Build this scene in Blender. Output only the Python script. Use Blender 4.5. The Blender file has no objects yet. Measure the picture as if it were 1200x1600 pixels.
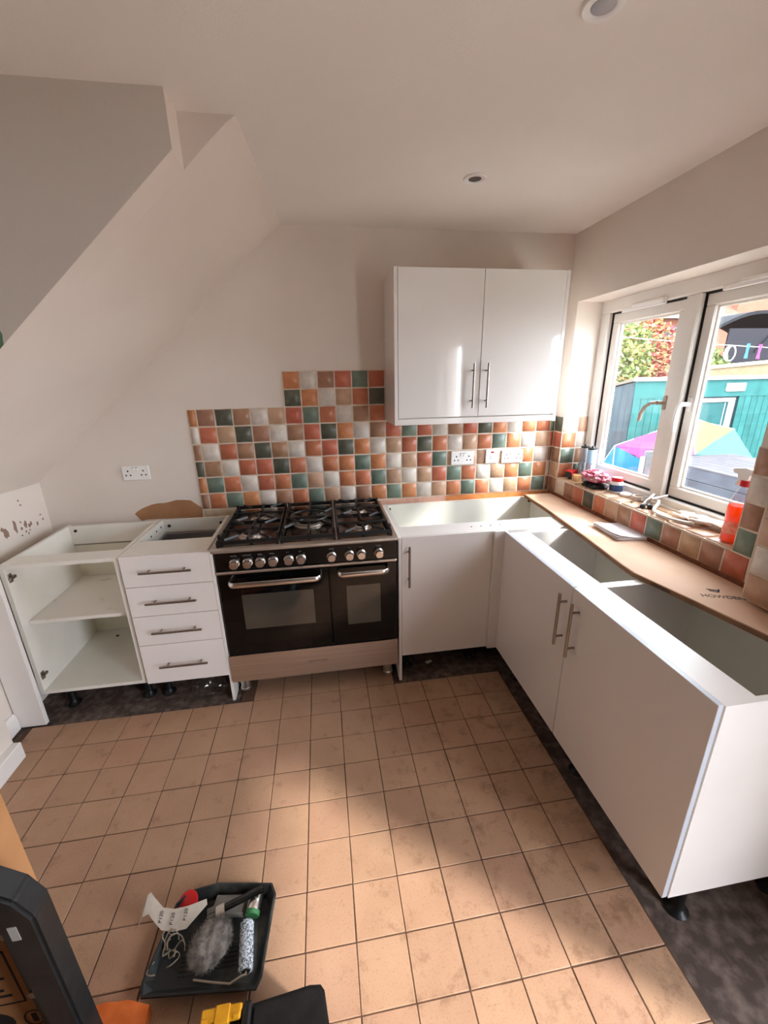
import bpy, bmesh, math, random
from math import sin, cos, pi, radians
from mathutils import Vector, Matrix, noise

random.seed(7)
SC = bpy.context.scene
COL = SC.collection

# ------------------------------------------------------------------ camera
YAW, PITCH, ROLL, FPX = 0.144918, -0.317143, 0.018004, 637.455
cf = Vector((sin(YAW) * cos(PITCH), cos(YAW) * cos(PITCH), sin(PITCH)))
cr0 = Vector((cos(YAW), -sin(YAW), 0))
cd0 = cf.cross(cr0)
cr = cr0 * cos(ROLL) + cd0 * sin(ROLL)
cdn = -cr0 * sin(ROLL) + cd0 * cos(ROLL)
cam = bpy.data.cameras.new('camera')
cam.sensor_fit = 'VERTICAL'
cam.sensor_height = 36
cam.sensor_width = 27
cam.lens = FPX / 1600 * 36
cam.clip_start = 0.02
camo = bpy.data.objects.new('camera', cam)
COL.objects.link(camo)
camo.matrix_world = Matrix(((cr.x, -cdn.x, -cf.x, -1.5193), (cr.y, -cdn.y, -cf.y, -2.53817),
                            (cr.z, -cdn.z, -cf.z, 1.6517), (0, 0, 0, 1)))
SC.camera = camo

# ------------------------------------------------------------------ world, sun, exposure
W = bpy.data.worlds.new('hazy_sky')
SC.world = W
W.use_nodes = True
wn = W.node_tree.nodes
wb = wn['Background']
wb.inputs['Color'].default_value = (0.90, 0.96, 1.05, 1)
wb.inputs['Strength'].default_value = 1.0
sun = bpy.data.lights.new('sun', 'SUN')
sun.energy = 0.36
sun.angle = radians(4.5)
sun.color = (1.0, 0.95, 0.90)
suno = bpy.data.objects.new('sun', sun)
COL.objects.link(suno)
suno.rotation_euler = Vector((-1.0, 0.82, -1.0)).to_track_quat('-Z', 'Y').to_euler()
suno.location = (6, -5, 7)


def portal(loc, rot, sx, sy):
    l = bpy.data.lights.new('window_portal', 'AREA')
    l.shape = 'RECTANGLE'
    l.size, l.size_y = sx, sy
    l.cycles.is_portal = True
    o = bpy.data.objects.new('window_portal', l)
    COL.objects.link(o)
    o.location = loc
    o.rotation_euler = rot
    return o


# light enters by the kitchen window and the added, unseen patio doorway
portal((0.262, -0.70, 1.53), (0, radians(90), 0), 1.05, 1.22)
portal((0.262, -3.035, 1.03), (0, radians(90), 0), 2.05, 0.93)
SC.view_settings.view_transform = 'Standard'
SC.view_settings.look = 'None'
SC.view_settings.gamma = 1.0
SC.view_settings.use_curve_mapping = False
SC.view_settings.exposure = 4.36
SC.cycles.use_denoising = True
SC.cycles.max_bounces = 14
SC.cycles.diffuse_bounces = 8
SC.cycles.transparent_max_bounces = 16
SC.cycles.sample_clamp_indirect = 8.0


# ------------------------------------------------------------------ materials
def lin(c):
    r = []
    for v in c:
        v /= 255.0
        r.append(v / 12.92 if v <= 0.04045 else ((v + 0.055) / 1.055) ** 2.4)
    return (r[0], r[1], r[2], 1)


MATS = {}


def mat(name, c, rough=0.6, metal=0.0, c2=None, nscale=8.0, nlo=0.35, nhi=0.7, detail=6.0, vary=0.0, hue=0.0,
        bump=0.0, bscale=60.0, coat=0.0, spec=0.5, trans=0.0, alpha=1.0, stretch=None, ior=1.45):
    if name in MATS:
        return MATS[name]
    m = bpy.data.materials.new(name)
    MATS[name] = m
    m.use_nodes = True
    nt = m.node_tree
    N, L = nt.nodes, nt.links
    b = N['Principled BSDF']
    b.inputs['Roughness'].default_value = rough
    b.inputs['Metallic'].default_value = metal
    b.inputs['Base Color'].default_value = lin(c)
    b.inputs['Coat Weight'].default_value = coat
    b.inputs['Coat Roughness'].default_value = 0.08
    b.inputs['Specular IOR Level'].default_value = spec
    b.inputs['Transmission Weight'].default_value = trans
    b.inputs['Alpha'].default_value = alpha
    b.inputs['IOR'].default_value = ior
    tc = N.new('ShaderNodeTexCoord')
    co = tc.outputs['Object']
    oi = None
    if vary or hue:
        oi = N.new('ShaderNodeObjectInfo')
        ad = N.new('ShaderNodeVectorMath')
        ad.operation = 'MULTIPLY_ADD'
        ad.inputs[1].default_value = (1, 1, 1)
        cx = N.new('ShaderNodeCombineXYZ')
        mu = N.new('ShaderNodeMath')
        mu.operation = 'MULTIPLY'
        mu.inputs[1].default_value = 37.0
        L.new(oi.outputs['Random'], mu.inputs[0])
        for i in range(3):
            L.new(mu.outputs[0], cx.inputs[i])
        L.new(co, ad.inputs[0])
        L.new(cx.outputs[0], ad.inputs[2])
        co = ad.outputs[0]
    if stretch:
        mp = N.new('ShaderNodeMapping')
        mp.inputs['Scale'].default_value = stretch
        L.new(co, mp.inputs['Vector'])
        co = mp.outputs[0]
    col = None
    if c2:
        tx = N.new('ShaderNodeTexNoise')
        tx.inputs['Scale'].default_value = nscale
        tx.inputs['Detail'].default_value = detail
        L.new(co, tx.inputs['Vector'])
        rp = N.new('ShaderNodeValToRGB')
        rp.color_ramp.elements[0].position = nlo
        rp.color_ramp.elements[1].position = nhi
        rp.color_ramp.elements[0].color = lin(c)
        rp.color_ramp.elements[1].color = lin(c2)
        L.new(tx.outputs['Fac'], rp.inputs['Fac'])
        col = rp.outputs['Color']
    if oi:
        hs = N.new('ShaderNodeHueSaturation')
        if col:
            L.new(col, hs.inputs['Color'])
        else:
            hs.inputs['Color'].default_value = lin(c)
        mr = N.new('ShaderNodeMapRange')
        mr.inputs['To Min'].default_value = 1 - vary
        mr.inputs['To Max'].default_value = 1 + vary
        L.new(oi.outputs['Random'], mr.inputs['Value'])
        L.new(mr.outputs[0], hs.inputs['Value'])
        if hue:
            ml = N.new('ShaderNodeMath')
            ml.operation = 'MULTIPLY'
            ml.inputs[1].default_value = 7.31
            fr = N.new('ShaderNodeMath')
            fr.operation = 'FRACT'
            m2 = N.new('ShaderNodeMapRange')
            m2.inputs['To Min'].default_value = 0.5 - hue
            m2.inputs['To Max'].default_value = 0.5 + hue
            L.new(oi.outputs['Random'], ml.inputs[0])
            L.new(ml.outputs[0], fr.inputs[0])
            L.new(fr.outputs[0], m2.inputs['Value'])
            L.new(m2.outputs[0], hs.inputs['Hue'])
        col = hs.outputs['Color']
    if col:
        L.new(col, b.inputs['Base Color'])
    if bump:
        t2 = N.new('ShaderNodeTexNoise')
        t2.inputs['Scale'].default_value = bscale
        t2.inputs['Detail'].default_value = 4
        L.new(co, t2.inputs['Vector'])
        bp = N.new('ShaderNodeBump')
        bp.inputs['Strength'].default_value = bump
        bp.inputs['Distance'].default_value = 0.004
        L.new(t2.outputs['Fac'], bp.inputs['Height'])
        L.new(bp.outputs[0], b.inputs['Normal'])
    return m


def glass_mat(name, tint, rough=0.0, fac_mul=1.0):
    m = bpy.data.materials.new(name)
    MATS[name] = m
    m.use_nodes = True
    nt = m.node_tree
    N, L = nt.nodes, nt.links
    N.remove(N['Principled BSDF'])
    out = N['Material Output']
    tr = N.new('ShaderNodeBsdfTransparent')
    tr.inputs['Color'].default_value = tint
    gl = N.new('ShaderNodeBsdfGlossy')
    gl.inputs['Roughness'].default_value = rough
    lw = N.new('ShaderNodeLayerWeight')
    lw.inputs['Blend'].default_value = 0.5
    fr = N.new('ShaderNodeMath')
    fr.operation = 'POWER'
    fr.inputs[1].default_value = 4.0
    L.new(lw.outputs['Facing'], fr.inputs[0])
    mu = N.new('ShaderNodeMath')
    mu.operation = 'MULTIPLY_ADD'
    mu.inputs[1].default_value = 0.55 * fac_mul
    mu.inputs[2].default_value = 0.03 * fac_mul
    mx = N.new('ShaderNodeMixShader')
    L.new(fr.outputs[0], mu.inputs[0])
    L.new(mu.outputs[0], mx.inputs[0])
    L.new(tr.outputs[0], mx.inputs[1])
    L.new(gl.outputs[0], mx.inputs[2])
    L.new(mx.outputs[0], out.inputs['Surface'])
    return m


WALLC = (228, 218, 209)
M_wall = mat('wall_paint', WALLC, 0.75, c2=(222, 211, 201), nscale=2.5, bump=0.12, bscale=90)
M_ceil = mat('ceiling_paint', (240, 233, 227), 0.8, c2=(235, 227, 220), nscale=1.5, bump=0.15, bscale=120)
M_soff = mat('soffit_paint', (231, 219, 209), 0.75, c2=(225, 212, 202), nscale=2.0, bump=0.12, bscale=80)
M_screed = mat('screed', (78, 66, 60), 0.9, c2=(134, 117, 108), nscale=26, nlo=0.42, nhi=0.80, detail=12, bump=0.8, bscale=40)
M_grout_f = mat('floor_grout', (78, 56, 42), 0.9, c2=(98, 72, 54), nscale=20)
M_grout_w = mat('wall_grout', (222, 208, 192), 0.85, c2=(200, 182, 162), nscale=14)
M_white = mat('white_melamine', (236, 232, 229), 0.38, c2=(230, 226, 222), nscale=3)
M_inside = mat('carcass_inside', (232, 230, 222), 0.45, c2=(224, 222, 213), nscale=5)
M_gloss = mat('white_gloss_door', (234, 229, 226), 0.16, coat=0.25)
M_gloss2 = mat('white_gloss_wall_door', (233, 229, 226), 0.05, coat=0.6)
M_edge = mat('door_edging', (196, 203, 214), 0.35)
M_steel = mat('brushed_steel', (222, 214, 208), 0.36, 1.0, c2=(206, 197, 190), nscale=3, stretch=(1, 60, 60))
M_steelh = mat('hob_steel', (224, 216, 210), 0.34, 1.0, c2=(206, 196, 188), nscale=10)
M_chrome = mat('satin_chrome', (230, 224, 219), 0.26, 1.0)
M_nickel = mat('brushed_nickel', (150, 140, 132), 0.33, 1.0)
M_iron = mat('cast_iron', (17, 17, 17), 0.38, c2=(30, 29, 28), nscale=30, bump=0.2)
M_blackgl = mat('black_glass', (7, 7, 8), 0.07, coat=0.15, spec=.35)
M_blackpanel = mat('black_panel', (11, 11, 12), 0.22)
M_blackpl = mat('black_plastic', (24, 24, 25), 0.42, c2=(38, 37, 37), nscale=25, bump=0.15)
M_blackleg = mat('black_leg_plastic', (14, 14, 15), 0.4)
M_pvc = mat('upvc', (232, 228, 222), 0.28, c2=(222, 216, 208), nscale=3)
M_gasket = mat('rubber_gasket', (26, 26, 28), 0.6)
M_plastw = mat('white_plastic', (238, 236, 234), 0.3)
M_kraft = mat('kraft_card', (214, 180, 154), 0.85, c2=(200, 164, 136), nscale=5, bump=0.1, bscale=30)
M_kraft2 = mat('brown_box_card', (176, 126, 82), 0.85, c2=(160, 112, 72), nscale=6, bump=0.1, bscale=30)
M_print = mat('printed_ink', (34, 30, 28), 0.8)
M_glass = glass_mat('window_glass', (0.95, 0.97, 0.97, 1), 0.0, 0.8)
M_dot = mat('dark_hole', (40, 36, 32), 0.8)

TILE_C = {
    'O': ((206, 138, 98), (184, 112, 76)), 'R': ((198, 120, 92), (180, 100, 74)), 'B': ((170, 130, 104), (150, 110, 88)),
    'T': ((200, 164, 136), (182, 146, 118)), 'W': ((224, 214, 204), (202, 190, 178)), 'G': ((120, 134, 120), (100, 116, 104)),
    'D': ((98, 98, 84), (80, 82, 70))}
M_tile = {k: mat('glazed_tile_' + n, a, 0.32, c2=b, nscale=22, nlo=0.3, nhi=0.72, vary=0.10, hue=0.008, bump=0.35, bscale=28)
          for (k, (a, b)), n in zip(TILE_C.items(), ['orange', 'rust', 'brown', 'tan', 'cream', 'green', 'olive'])}


def floor_tile_mat():
    m = mat('quarry_tile', (178, 142, 115), 0.55, c2=(167, 130, 104), nscale=7, nlo=0.3, nhi=0.75, vary=0.05, hue=0.004,
            bump=0.08, bscale=120)
    nt = m.node_tree
    N, L = nt.nodes, nt.links
    b = N['Principled BSDF']
    src = b.inputs['Base Color'].links[0].from_socket
    geo = N.new('ShaderNodeNewGeometry')
    # speckle
    t = N.new('ShaderNodeTexNoise')
    t.inputs['Scale'].default_value = 210
    t.inputs['Detail'].default_value = 2
    L.new(geo.outputs['Position'], t.inputs['Vector'])
    r = N.new('ShaderNodeValToRGB')
    r.color_ramp.elements[0].position = 0.30
    r.color_ramp.elements[1].position = 0.42
    r.color_ramp.elements[0].color = (0.72, 0.68, 0.66, 1)
    r.color_ramp.elements[1].color = (1, 1, 1, 1)
    L.new(t.outputs['Fac'], r.inputs['Fac'])
    # scuffs and trodden dirt
    t2 = N.new('ShaderNodeTexNoise')
    t2.inputs['Scale'].default_value = 13
    t2.inputs['Detail'].default_value = 9
    t2.inputs['Roughness'].default_value = 0.72
    L.new(geo.outputs['Position'], t2.inputs['Vector'])
    r2 = N.new('ShaderNodeValToRGB')
    r2.color_ramp.elements[0].position = 0.565
    r2.color_ramp.elements[1].position = 0.73
    r2.color_ramp.elements[0].color = (1, 1, 1, 1)
    r2.color_ramp.elements[1].color = (0.52, 0.47, 0.44, 1)
    sp = N.new('ShaderNodeSeparateXYZ')
    L.new(geo.outputs['Position'], sp.inputs[0])
    mrx = N.new('ShaderNodeMapRange')
    mrx.inputs['From Min'].default_value = -1.7
    mrx.inputs['From Max'].default_value = -0.6
    mrx.inputs['To Min'].default_value = 0.0
    mrx.inputs['To Max'].default_value = 0.075
    L.new(sp.outputs['X'], mrx.inputs['Value'])
    adx = N.new('ShaderNodeMath')
    L.new(t2.outputs['Fac'], adx.inputs[0])
    L.new(mrx.outputs[0], adx.inputs[1])
    L.new(adx.outputs[0], r2.inputs['Fac'])
    cur = src
    for rr in (r, r2):
        mx = N.new('ShaderNodeMix')
        mx.data_type = 'RGBA'
        mx.blend_type = 'MULTIPLY'
        mx.inputs[0].default_value = 0.8
        L.new(cur, mx.inputs[6])
        L.new(rr.outputs['Color'], mx.inputs[7])
        cur = mx.outputs[2]
    L.new(cur, b.inputs['Base Color'])
    return m


M_floor = floor_tile_mat()


def brick_mat(name, c1, c2, mortar, scale):
    m = mat(name, c1, 0.85)
    N, L = m.node_tree.nodes, m.node_tree.links
    b = N['Principled BSDF']
    tc = N.new('ShaderNodeTexCoord')
    mp = N.new('ShaderNodeMapping')
    mp.inputs['Rotation'].default_value = (radians(90), 0, 0)
    bt = N.new('ShaderNodeTexBrick')
    bt.inputs['Color1'].default_value = lin(c1)
    bt.inputs['Color2'].default_value = lin(c2)
    bt.inputs['Mortar'].default_value = lin(mortar)
    bt.inputs['Scale'].default_value = scale
    bt.inputs['Mortar Size'].default_value = 0.018
    L.new(tc.outputs['Object'], mp.inputs[0])
    L.new(mp.outputs[0], bt.inputs['Vector'])
    L.new(bt.outputs['Color'], b.inputs['Base Color'])
    return m


# ------------------------------------------------------------------ mesh helpers
class B:
    """collects shapes, in world metres, into one mesh"""

    def __init__(self):
        self.bm = bmesh.new()
        self.mi = 0

    def _mi(self, faces):
        for f in faces:
            f.material_index = self.mi

    def box(self, x0, x1, y0, y1, z0, z1, bev=0.0, seg=1, mx=None):
        r = bmesh.ops.create_cube(self.bm, size=1)
        vs = r['verts']
        for v in vs:
            v.co = Vector(((x0 + x1) / 2 + v.co.x * (x1 - x0), (y0 + y1) / 2 + v.co.y * (y1 - y0),
                           (z0 + z1) / 2 + v.co.z * (z1 - z0)))
        es = {e for v in vs for e in v.link_edges}
        self._mi({f for v in vs for f in v.link_faces})
        if bev:
            r2 = bmesh.ops.bevel(self.bm, geom=list(es), offset=bev, segments=seg, affect='EDGES', profile=0.5)
            self._mi(r2['faces'])
            vs = list({v for f in r2['faces'] for v in f.verts} | {v for v in vs if v.is_valid})
        if mx is not None:
            bmesh.ops.transform(self.bm, matrix=mx, verts=vs)
        return self

    def prism(self, pts, axis, a, b):
        """polygon pts in the two other axes (in order), extruded along axis from a to b"""
        def P(p, t):
            q = list(p)
            q.insert(axis, t)
            return Vector(q)
        A = [self.bm.verts.new(P(p, a)) for p in pts]
        C = [self.bm.verts.new(P(p, b)) for p in pts]
        n = len(pts)
        fs = [self.bm.faces.new(A), self.bm.faces.new(C[::-1])]
        for i in range(n):
            fs.append(self.bm.faces.new((A[i], C[i], C[(i + 1) % n], A[(i + 1) % n])))
        self._mi(fs)
        return self

    def lathe(self, prof, o=(0, 0, 0), ax=(0, 0, 1), seg=20, cap=True):
        """prof: (radius, height) pairs along axis ax from point o"""
        o = Vector(o)
        q = Vector(ax).normalized().to_track_quat('Z', 'Y').to_matrix()
        rings = []
        for r, h in prof:
            if r < 1e-6:
                rings.append([self.bm.verts.new(o + q @ Vector((0, 0, h)))])
            else:
                rings.append([self.bm.verts.new(o + q @ Vector((r * cos(2 * pi * i / seg), r * sin(2 * pi * i / seg), h)))
                              for i in range(seg)])
        fs = []
        for a, b in zip(rings, rings[1:]):
            for i in range(seg):
                j = (i + 1) % seg
                if len(a) == 1 and len(b) == 1:
                    continue
                if len(a) == 1:
                    fs.append(self.bm.faces.new((a[0], b[i], b[j])))
                elif len(b) == 1:
                    fs.append(self.bm.faces.new((a[i], a[j], b[0])))
                else:
                    fs.append(self.bm.faces.new((a[i], a[j], b[j], b[i])))
        if cap:
            for rg, fl in ((rings[0], True), (rings[-1], False)):
                if len(rg) > 2:
                    fs.append(self.bm.faces.new(rg[::-1] if fl else rg))
        self._mi(fs)
        return self

    def cyl(self, p, q, r, seg=12, r2=None):
        p, q = Vector(p), Vector(q)
        return self.lathe([(r, 0), (r if r2 is None else r2, (q - p).length)], p, q - p, seg)

    def tube(self, pts, r, seg=8, closed=False, flat=None):
        pts = [Vector(p) for p in pts]
        n = len(pts)
        rings = []
        up = None
        for i, p in enumerate(pts):
            a = pts[i - 1] if (i > 0 or closed) else p
            b = pts[(i + 1) % n] if (i < n - 1 or closed) else p
            t = (b - a).normalized()
            if up is None:
                up = Vector((0, 0, 1)) if abs(t.z) < 0.9 else Vector((0, 1, 0))
            s = t.cross(up)
            if s.length < 1e-5:
                s = t.orthogonal()
            s.normalize()
            u = s.cross(t).normalized()
            up = u
            rx, ry = flat if flat else (r, r)
            rings.append([self.bm.verts.new(p + s * rx * cos(2 * pi * k / seg) + u * ry * sin(2 * pi * k / seg))
                          for k in range(seg)])
        fs = []
        m = n if closed else n - 1
        for i in range(m):
            a, b = rings[i], rings[(i + 1) % n]
            for k in range(seg):
                j = (k + 1) % seg
                fs.append(self.bm.faces.new((a[k], a[j], b[j], b[k])))
        if not closed:
            fs.append(self.bm.faces.new(rings[0][::-1]))
            fs.append(self.bm.faces.new(rings[-1]))
        self._mi(fs)
        return self

    def quad(self, *ps):
        f = self.bm.faces.new([self.bm.verts.new(Vector(p)) for p in ps])
        f.material_index = self.mi
        return self

    def xf(self, m):
        bmesh.ops.transform(self.bm, matrix=m, verts=self.bm.verts)
        return self


ORG = {}


def obj(name, b, m, parent=None, smooth=False, origin=None, normals=True):
    """link a B as ONE mesh object (world coordinates) below parent"""
    bm = b.bm
    if normals:
        bmesh.ops.recalc_face_normals(bm, faces=bm.faces)
    if origin is None:
        if parent is not None:
            origin = ORG[parent.name]
        else:
            xs = [v.co for v in bm.verts]
            origin = Vector(((min(v.x for v in xs) + max(v.x for v in xs)) / 2,
                             (min(v.y for v in xs) + max(v.y for v in xs)) / 2, min(v.z for v in xs)))
    origin = Vector(origin)
    bmesh.ops.translate(bm, vec=-origin, verts=bm.verts)
    me = bpy.data.meshes.new(name)
    bm.to_mesh(me)
    bm.free()
    for mm in (m if isinstance(m, (list, tuple)) else [m]):
        me.materials.append(mm)
    if smooth:
        me.polygons.foreach_set('use_smooth', [True] * len(me.polygons))
        try:
            me.set_sharp_from_angle(angle=radians(40))
        except Exception:
            pass
    o = bpy.data.objects.new(name, me)
    COL.objects.link(o)
    ORG[o.name] = origin
    if parent is not None:
        o.parent = parent
        o.location = origin - ORG[parent.name]
    else:
        o.location = origin
    return o


def thing(name, label, cat, loc, group=None):
    o = bpy.data.objects.new(name, None)
    o.empty_display_size = 0.05
    COL.objects.link(o)
    o.location = loc
    ORG[o.name] = Vector(loc)
    return tag(o, label, cat, group)


def tag(o, label, cat, group=None):
    o['label'] = label
    o['category'] = cat
    if group:
        o['group'] = group
    return o


def struct(o, label=None):
    o['kind'] = 'structure'
    if label:
        o['label'] = label
    return o


def text(body, size, loc, xdir, ydir, m, parent, name='lettering'):
    cu = bpy.data.curves.new(name, 'FONT')
    cu.body = body
    cu.size = size
    cu.extrude = 0.0002
    cu.materials.append(m)
    tmp = bpy.data.objects.new(name, cu)
    COL.objects.link(tmp)
    me = bpy.data.meshes.new_from_object(tmp.evaluated_get(bpy.context.evaluated_depsgraph_get()))
    bpy.data.objects.remove(tmp)
    bpy.data.curves.remove(cu)
    me.name = name
    o = bpy.data.objects.new(name, me)
    COL.objects.link(o)
    x = Vector(xdir).normalized()
    z = x.cross(Vector(ydir)).normalized()
    y = z.cross(x)
    o.parent = parent
    p = Vector(loc) - ORG[parent.name]
    o.matrix_local = Matrix(((x.x, y.x, z.x, p.x), (x.y, y.y, z.y, p.y), (x.z, y.z, z.z, p.z), (0, 0, 0, 1)))
    return o


def copy_tree(o, parent=None):
    c = o.copy()
    COL.objects.link(c)
    if parent is not None:
        c.parent = parent
    for ch in list(o.children):
        copy_tree(ch, c)
    return c


# ================================================================== THE SETTING
CZ = 2.424           # ceiling
XL = -3.14           # left wall
YF = -4.6            # wall behind the camera
WX, WY = 0.006, 0.006

b = B()
b.box(-5.8, 0.34, YF - 0.2, 0.25, -0.25, -0.012)
floor = struct(obj('floor', b, M_screed, origin=(0, 0, 0)), 'bare grey screed with a field of square buff quarry tiles')
b = B()
b.box(-3.09, -0.5805, -3.48, -0.6655, -0.012, -0.0022)
b.box(-2.045, -1.1975, -0.6655, -0.36, -0.012, -0.0022)
g = obj('grout_bed', b, M_grout_f, floor)


def floor_tile_mesh(i):
    rnd = random.Random(i)
    b = B()
    s = 0.0759
    b.box(-s, s, -s, s, -0.01, 0, 0.0016)
    for v in b.bm.verts:
        if v.co.z > -0.004:
            v.co.z += rnd.uniform(-0.0005, 0.0004)
    me = bpy.data.meshes.new('floor_tile')
    b.bm.to_mesh(me)
    b.bm.free()
    me.materials.append(M_floor)
    return me


ftm = [floor_tile_mesh(i) for i in range(5)]
FQ, FX0, FY0 = 0.155, -0.5845, -0.6629
spots = [(i, j, 1.0) for j in range(18) for i in range(16)] + [(i, j, 1.0) for j in (-1, -2) for i in range(4, 9)]
for i, j, sx in spots:
    o = bpy.data.objects.new('floor_tile', ftm[random.randrange(5)])
    COL.objects.link(o)
    o.parent = floor
    o.location = (FX0 - (i + 0.5) * FQ + random.uniform(-.0006, .0006), FY0 - (j + 0.5) * FQ + random.uniform(-.0006, .0006), 0)
    o.rotation_euler = (0, 0, random.uniform(-.004, .004) + pi / 2 * random.randrange(4))

# walls
b = B()
b.box(XL - 0.3, 0.34, WY, 0.25, -0.012, 2.7)
wall_back = struct(obj('wall_back', b, M_wall, origin=(0, 0, 0)), 'pale pink painted plaster wall behind the cooker')
b = B()
RZ0, RZ1, RY0, RY1 = 1.000, 2.055, -0.090, -1.315       # window recess
DY0, DY1, DZ = -2.57, -3.50, 2.05                        # unseen patio doorway, added behind the camera to let sun and sky in
b.box(WX, 0.262, 0.25, RY0, -0.012, 2.7)
b.box(WX, 0.262, RY0, RY1, -0.012, RZ0)
b.box(WX, 0.262, RY0, RY1, RZ1, 2.7)
b.box(WX, 0.262, RY1, DY0, -0.012, 2.7)
b.box(WX, 0.262, DY0, DY1, DZ, 2.7)
b.box(WX, 0.262, DY1, YF, -0.012, 2.7)
wall_right = struct(obj('wall_right', b, M_wall, origin=(0, 0, 0)), 'painted wall with the recessed kitchen window')
b = B()
b.box(XL - 0.3, XL, -1.9, WY, -0.012, 2.7)
b.box(XL, -3.022, -1.9, -0.835, -0.012, 2.7)
wall_left = struct(obj('wall_left', b, M_wall, origin=(0, 0, 0)), 'left painted wall with chipped plaster')
M_absorb = mat('light_absorbing_taupe', (92, 84, 80), 0.8, c2=(86, 78, 74), nscale=2)  # dark tone chosen to soak up bounced light
b = B()  # unseen wall behind the camera, kept dark to cut the bounce
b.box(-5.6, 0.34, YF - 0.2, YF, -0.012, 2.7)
struct(obj('wall_front', b, M_absorb), 'wall behind the camera, darkened to absorb light')
b = B()  # unseen dim hall, added to darken surfaces facing left
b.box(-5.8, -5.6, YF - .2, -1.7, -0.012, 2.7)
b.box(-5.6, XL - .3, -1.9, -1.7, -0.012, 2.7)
struct(obj('wall_hall_added', b, M_absorb), 'unseen dark hall walls added to absorb light')
b = B()  # unseen dark ceiling part, added to reduce light bounced into the kitchen
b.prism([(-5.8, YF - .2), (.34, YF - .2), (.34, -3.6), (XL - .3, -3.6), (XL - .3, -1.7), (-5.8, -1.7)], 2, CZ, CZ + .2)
struct(obj('ceiling_hall_added', b, M_absorb), 'unseen dark ceiling behind the camera, added to absorb light')
b = B()
b.box(XL - .3, 0.34, -3.6, 0.25, CZ, CZ + 0.2)
ceiling = struct(obj('ceiling', b, M_ceil), 'white emulsioned ceiling')

# stair soffit: sloping underside, and the side wall of the stairs hanging below the ceiling
SL = (2.417 - 1.115) / (3.141 - 1.694)


def sz(x):
    return 2.417 + SL * (x + 1.694)


ZA = 0.045           # the slope rises slightly towards the room
b = B()
prof = [(XL, CZ + .06), (XL, sz(XL)), (-2.4, sz(-2.4)), (-1.80, sz(-1.80)), (-1.755, sz(-1.755) - .002), (-1.715, sz(-1.715) - .010), (-1.665, CZ + .001), (-1.60, CZ + .06)]
b.prism(prof, 1, -0.925, WY)
for v in b.bm.verts:
    if v.co.y < -.5 and v.co.z < 2.4165:
        v.co.z += ZA * .9
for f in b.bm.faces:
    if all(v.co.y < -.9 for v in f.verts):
        f.material_index = 1  # front triangle painted darker, its shade put into the colour
struct(obj('ceiling_slope', b, [M_soff, mat('stair_return_shaded_paint', (216, 204, 196), .8, c2=(208, 196, 186), nscale=2)], smooth=True), 'sloping plastered underside of the stairs')


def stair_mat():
    m = mat('stair_side_shaded_paint', (206, 196, 188), 0.8, c2=(198, 187, 178), nscale=1.6, bump=0.12, bscale=90)  # shade of the room-facing side put into a darker base colour
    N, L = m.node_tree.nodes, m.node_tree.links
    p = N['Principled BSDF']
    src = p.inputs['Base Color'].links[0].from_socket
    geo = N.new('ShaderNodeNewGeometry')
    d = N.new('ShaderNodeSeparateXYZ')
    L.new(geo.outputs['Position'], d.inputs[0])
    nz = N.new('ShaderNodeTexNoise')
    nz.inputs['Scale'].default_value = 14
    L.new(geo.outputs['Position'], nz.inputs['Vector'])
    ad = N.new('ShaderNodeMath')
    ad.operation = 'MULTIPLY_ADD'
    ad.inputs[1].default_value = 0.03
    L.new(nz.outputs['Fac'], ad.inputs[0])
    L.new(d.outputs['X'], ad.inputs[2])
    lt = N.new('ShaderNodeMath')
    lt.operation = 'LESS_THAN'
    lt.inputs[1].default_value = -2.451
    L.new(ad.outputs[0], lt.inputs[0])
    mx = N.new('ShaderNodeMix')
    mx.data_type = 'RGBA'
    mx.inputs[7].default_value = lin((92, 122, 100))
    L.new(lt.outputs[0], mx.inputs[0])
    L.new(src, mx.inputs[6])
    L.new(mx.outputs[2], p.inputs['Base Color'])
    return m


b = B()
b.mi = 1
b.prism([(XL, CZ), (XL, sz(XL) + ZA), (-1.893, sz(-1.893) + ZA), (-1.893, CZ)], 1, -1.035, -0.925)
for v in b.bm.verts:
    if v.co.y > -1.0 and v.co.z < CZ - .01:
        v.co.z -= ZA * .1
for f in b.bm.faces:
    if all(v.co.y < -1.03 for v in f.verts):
        f.material_index = 0  # only the front face gets the painted-in shade
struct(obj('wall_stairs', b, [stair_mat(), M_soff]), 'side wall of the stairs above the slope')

# boxed pier right of the window
b = B()
b.box(-0.100, WX, -2.3, -1.472, 0.902, CZ)
pier = struct(obj('wall_pier', b, M_wall, origin=(0, 0, 0)), 'boxed-out tiled pier right of the window')

# skirting
b = B()
b.prism([(XL, 0), (XL + 0.022, 0), (XL + 0.022, 0.075), (XL + 0.012, 0.095), (XL, 0.095)], 1, -0.835, -0.66)
struct(obj('baseboard_left', b, M_white), 'white skirting board stub beside the filler panel')
b = B()
b.box(-3.03, -2.985, -1.9, -0.838, -0.012, 0.085, 0.004)
struct(obj('trim_1', b, M_white), 'white skirting on the jutting left wall')
# frame of the added patio doorway (unseen, behind the camera)
b = B()
for y in (DY0, DY1 + 0.06):
    b.box(0.12, 0.2, y - 0.06, y, -0.012, DZ)
b.box(0.12, 0.2, DY1, DY0, DZ - 0.06, DZ)
struct(obj('door_1', b, M_pvc), 'white frame of the unseen doorway added to let light in')

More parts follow.
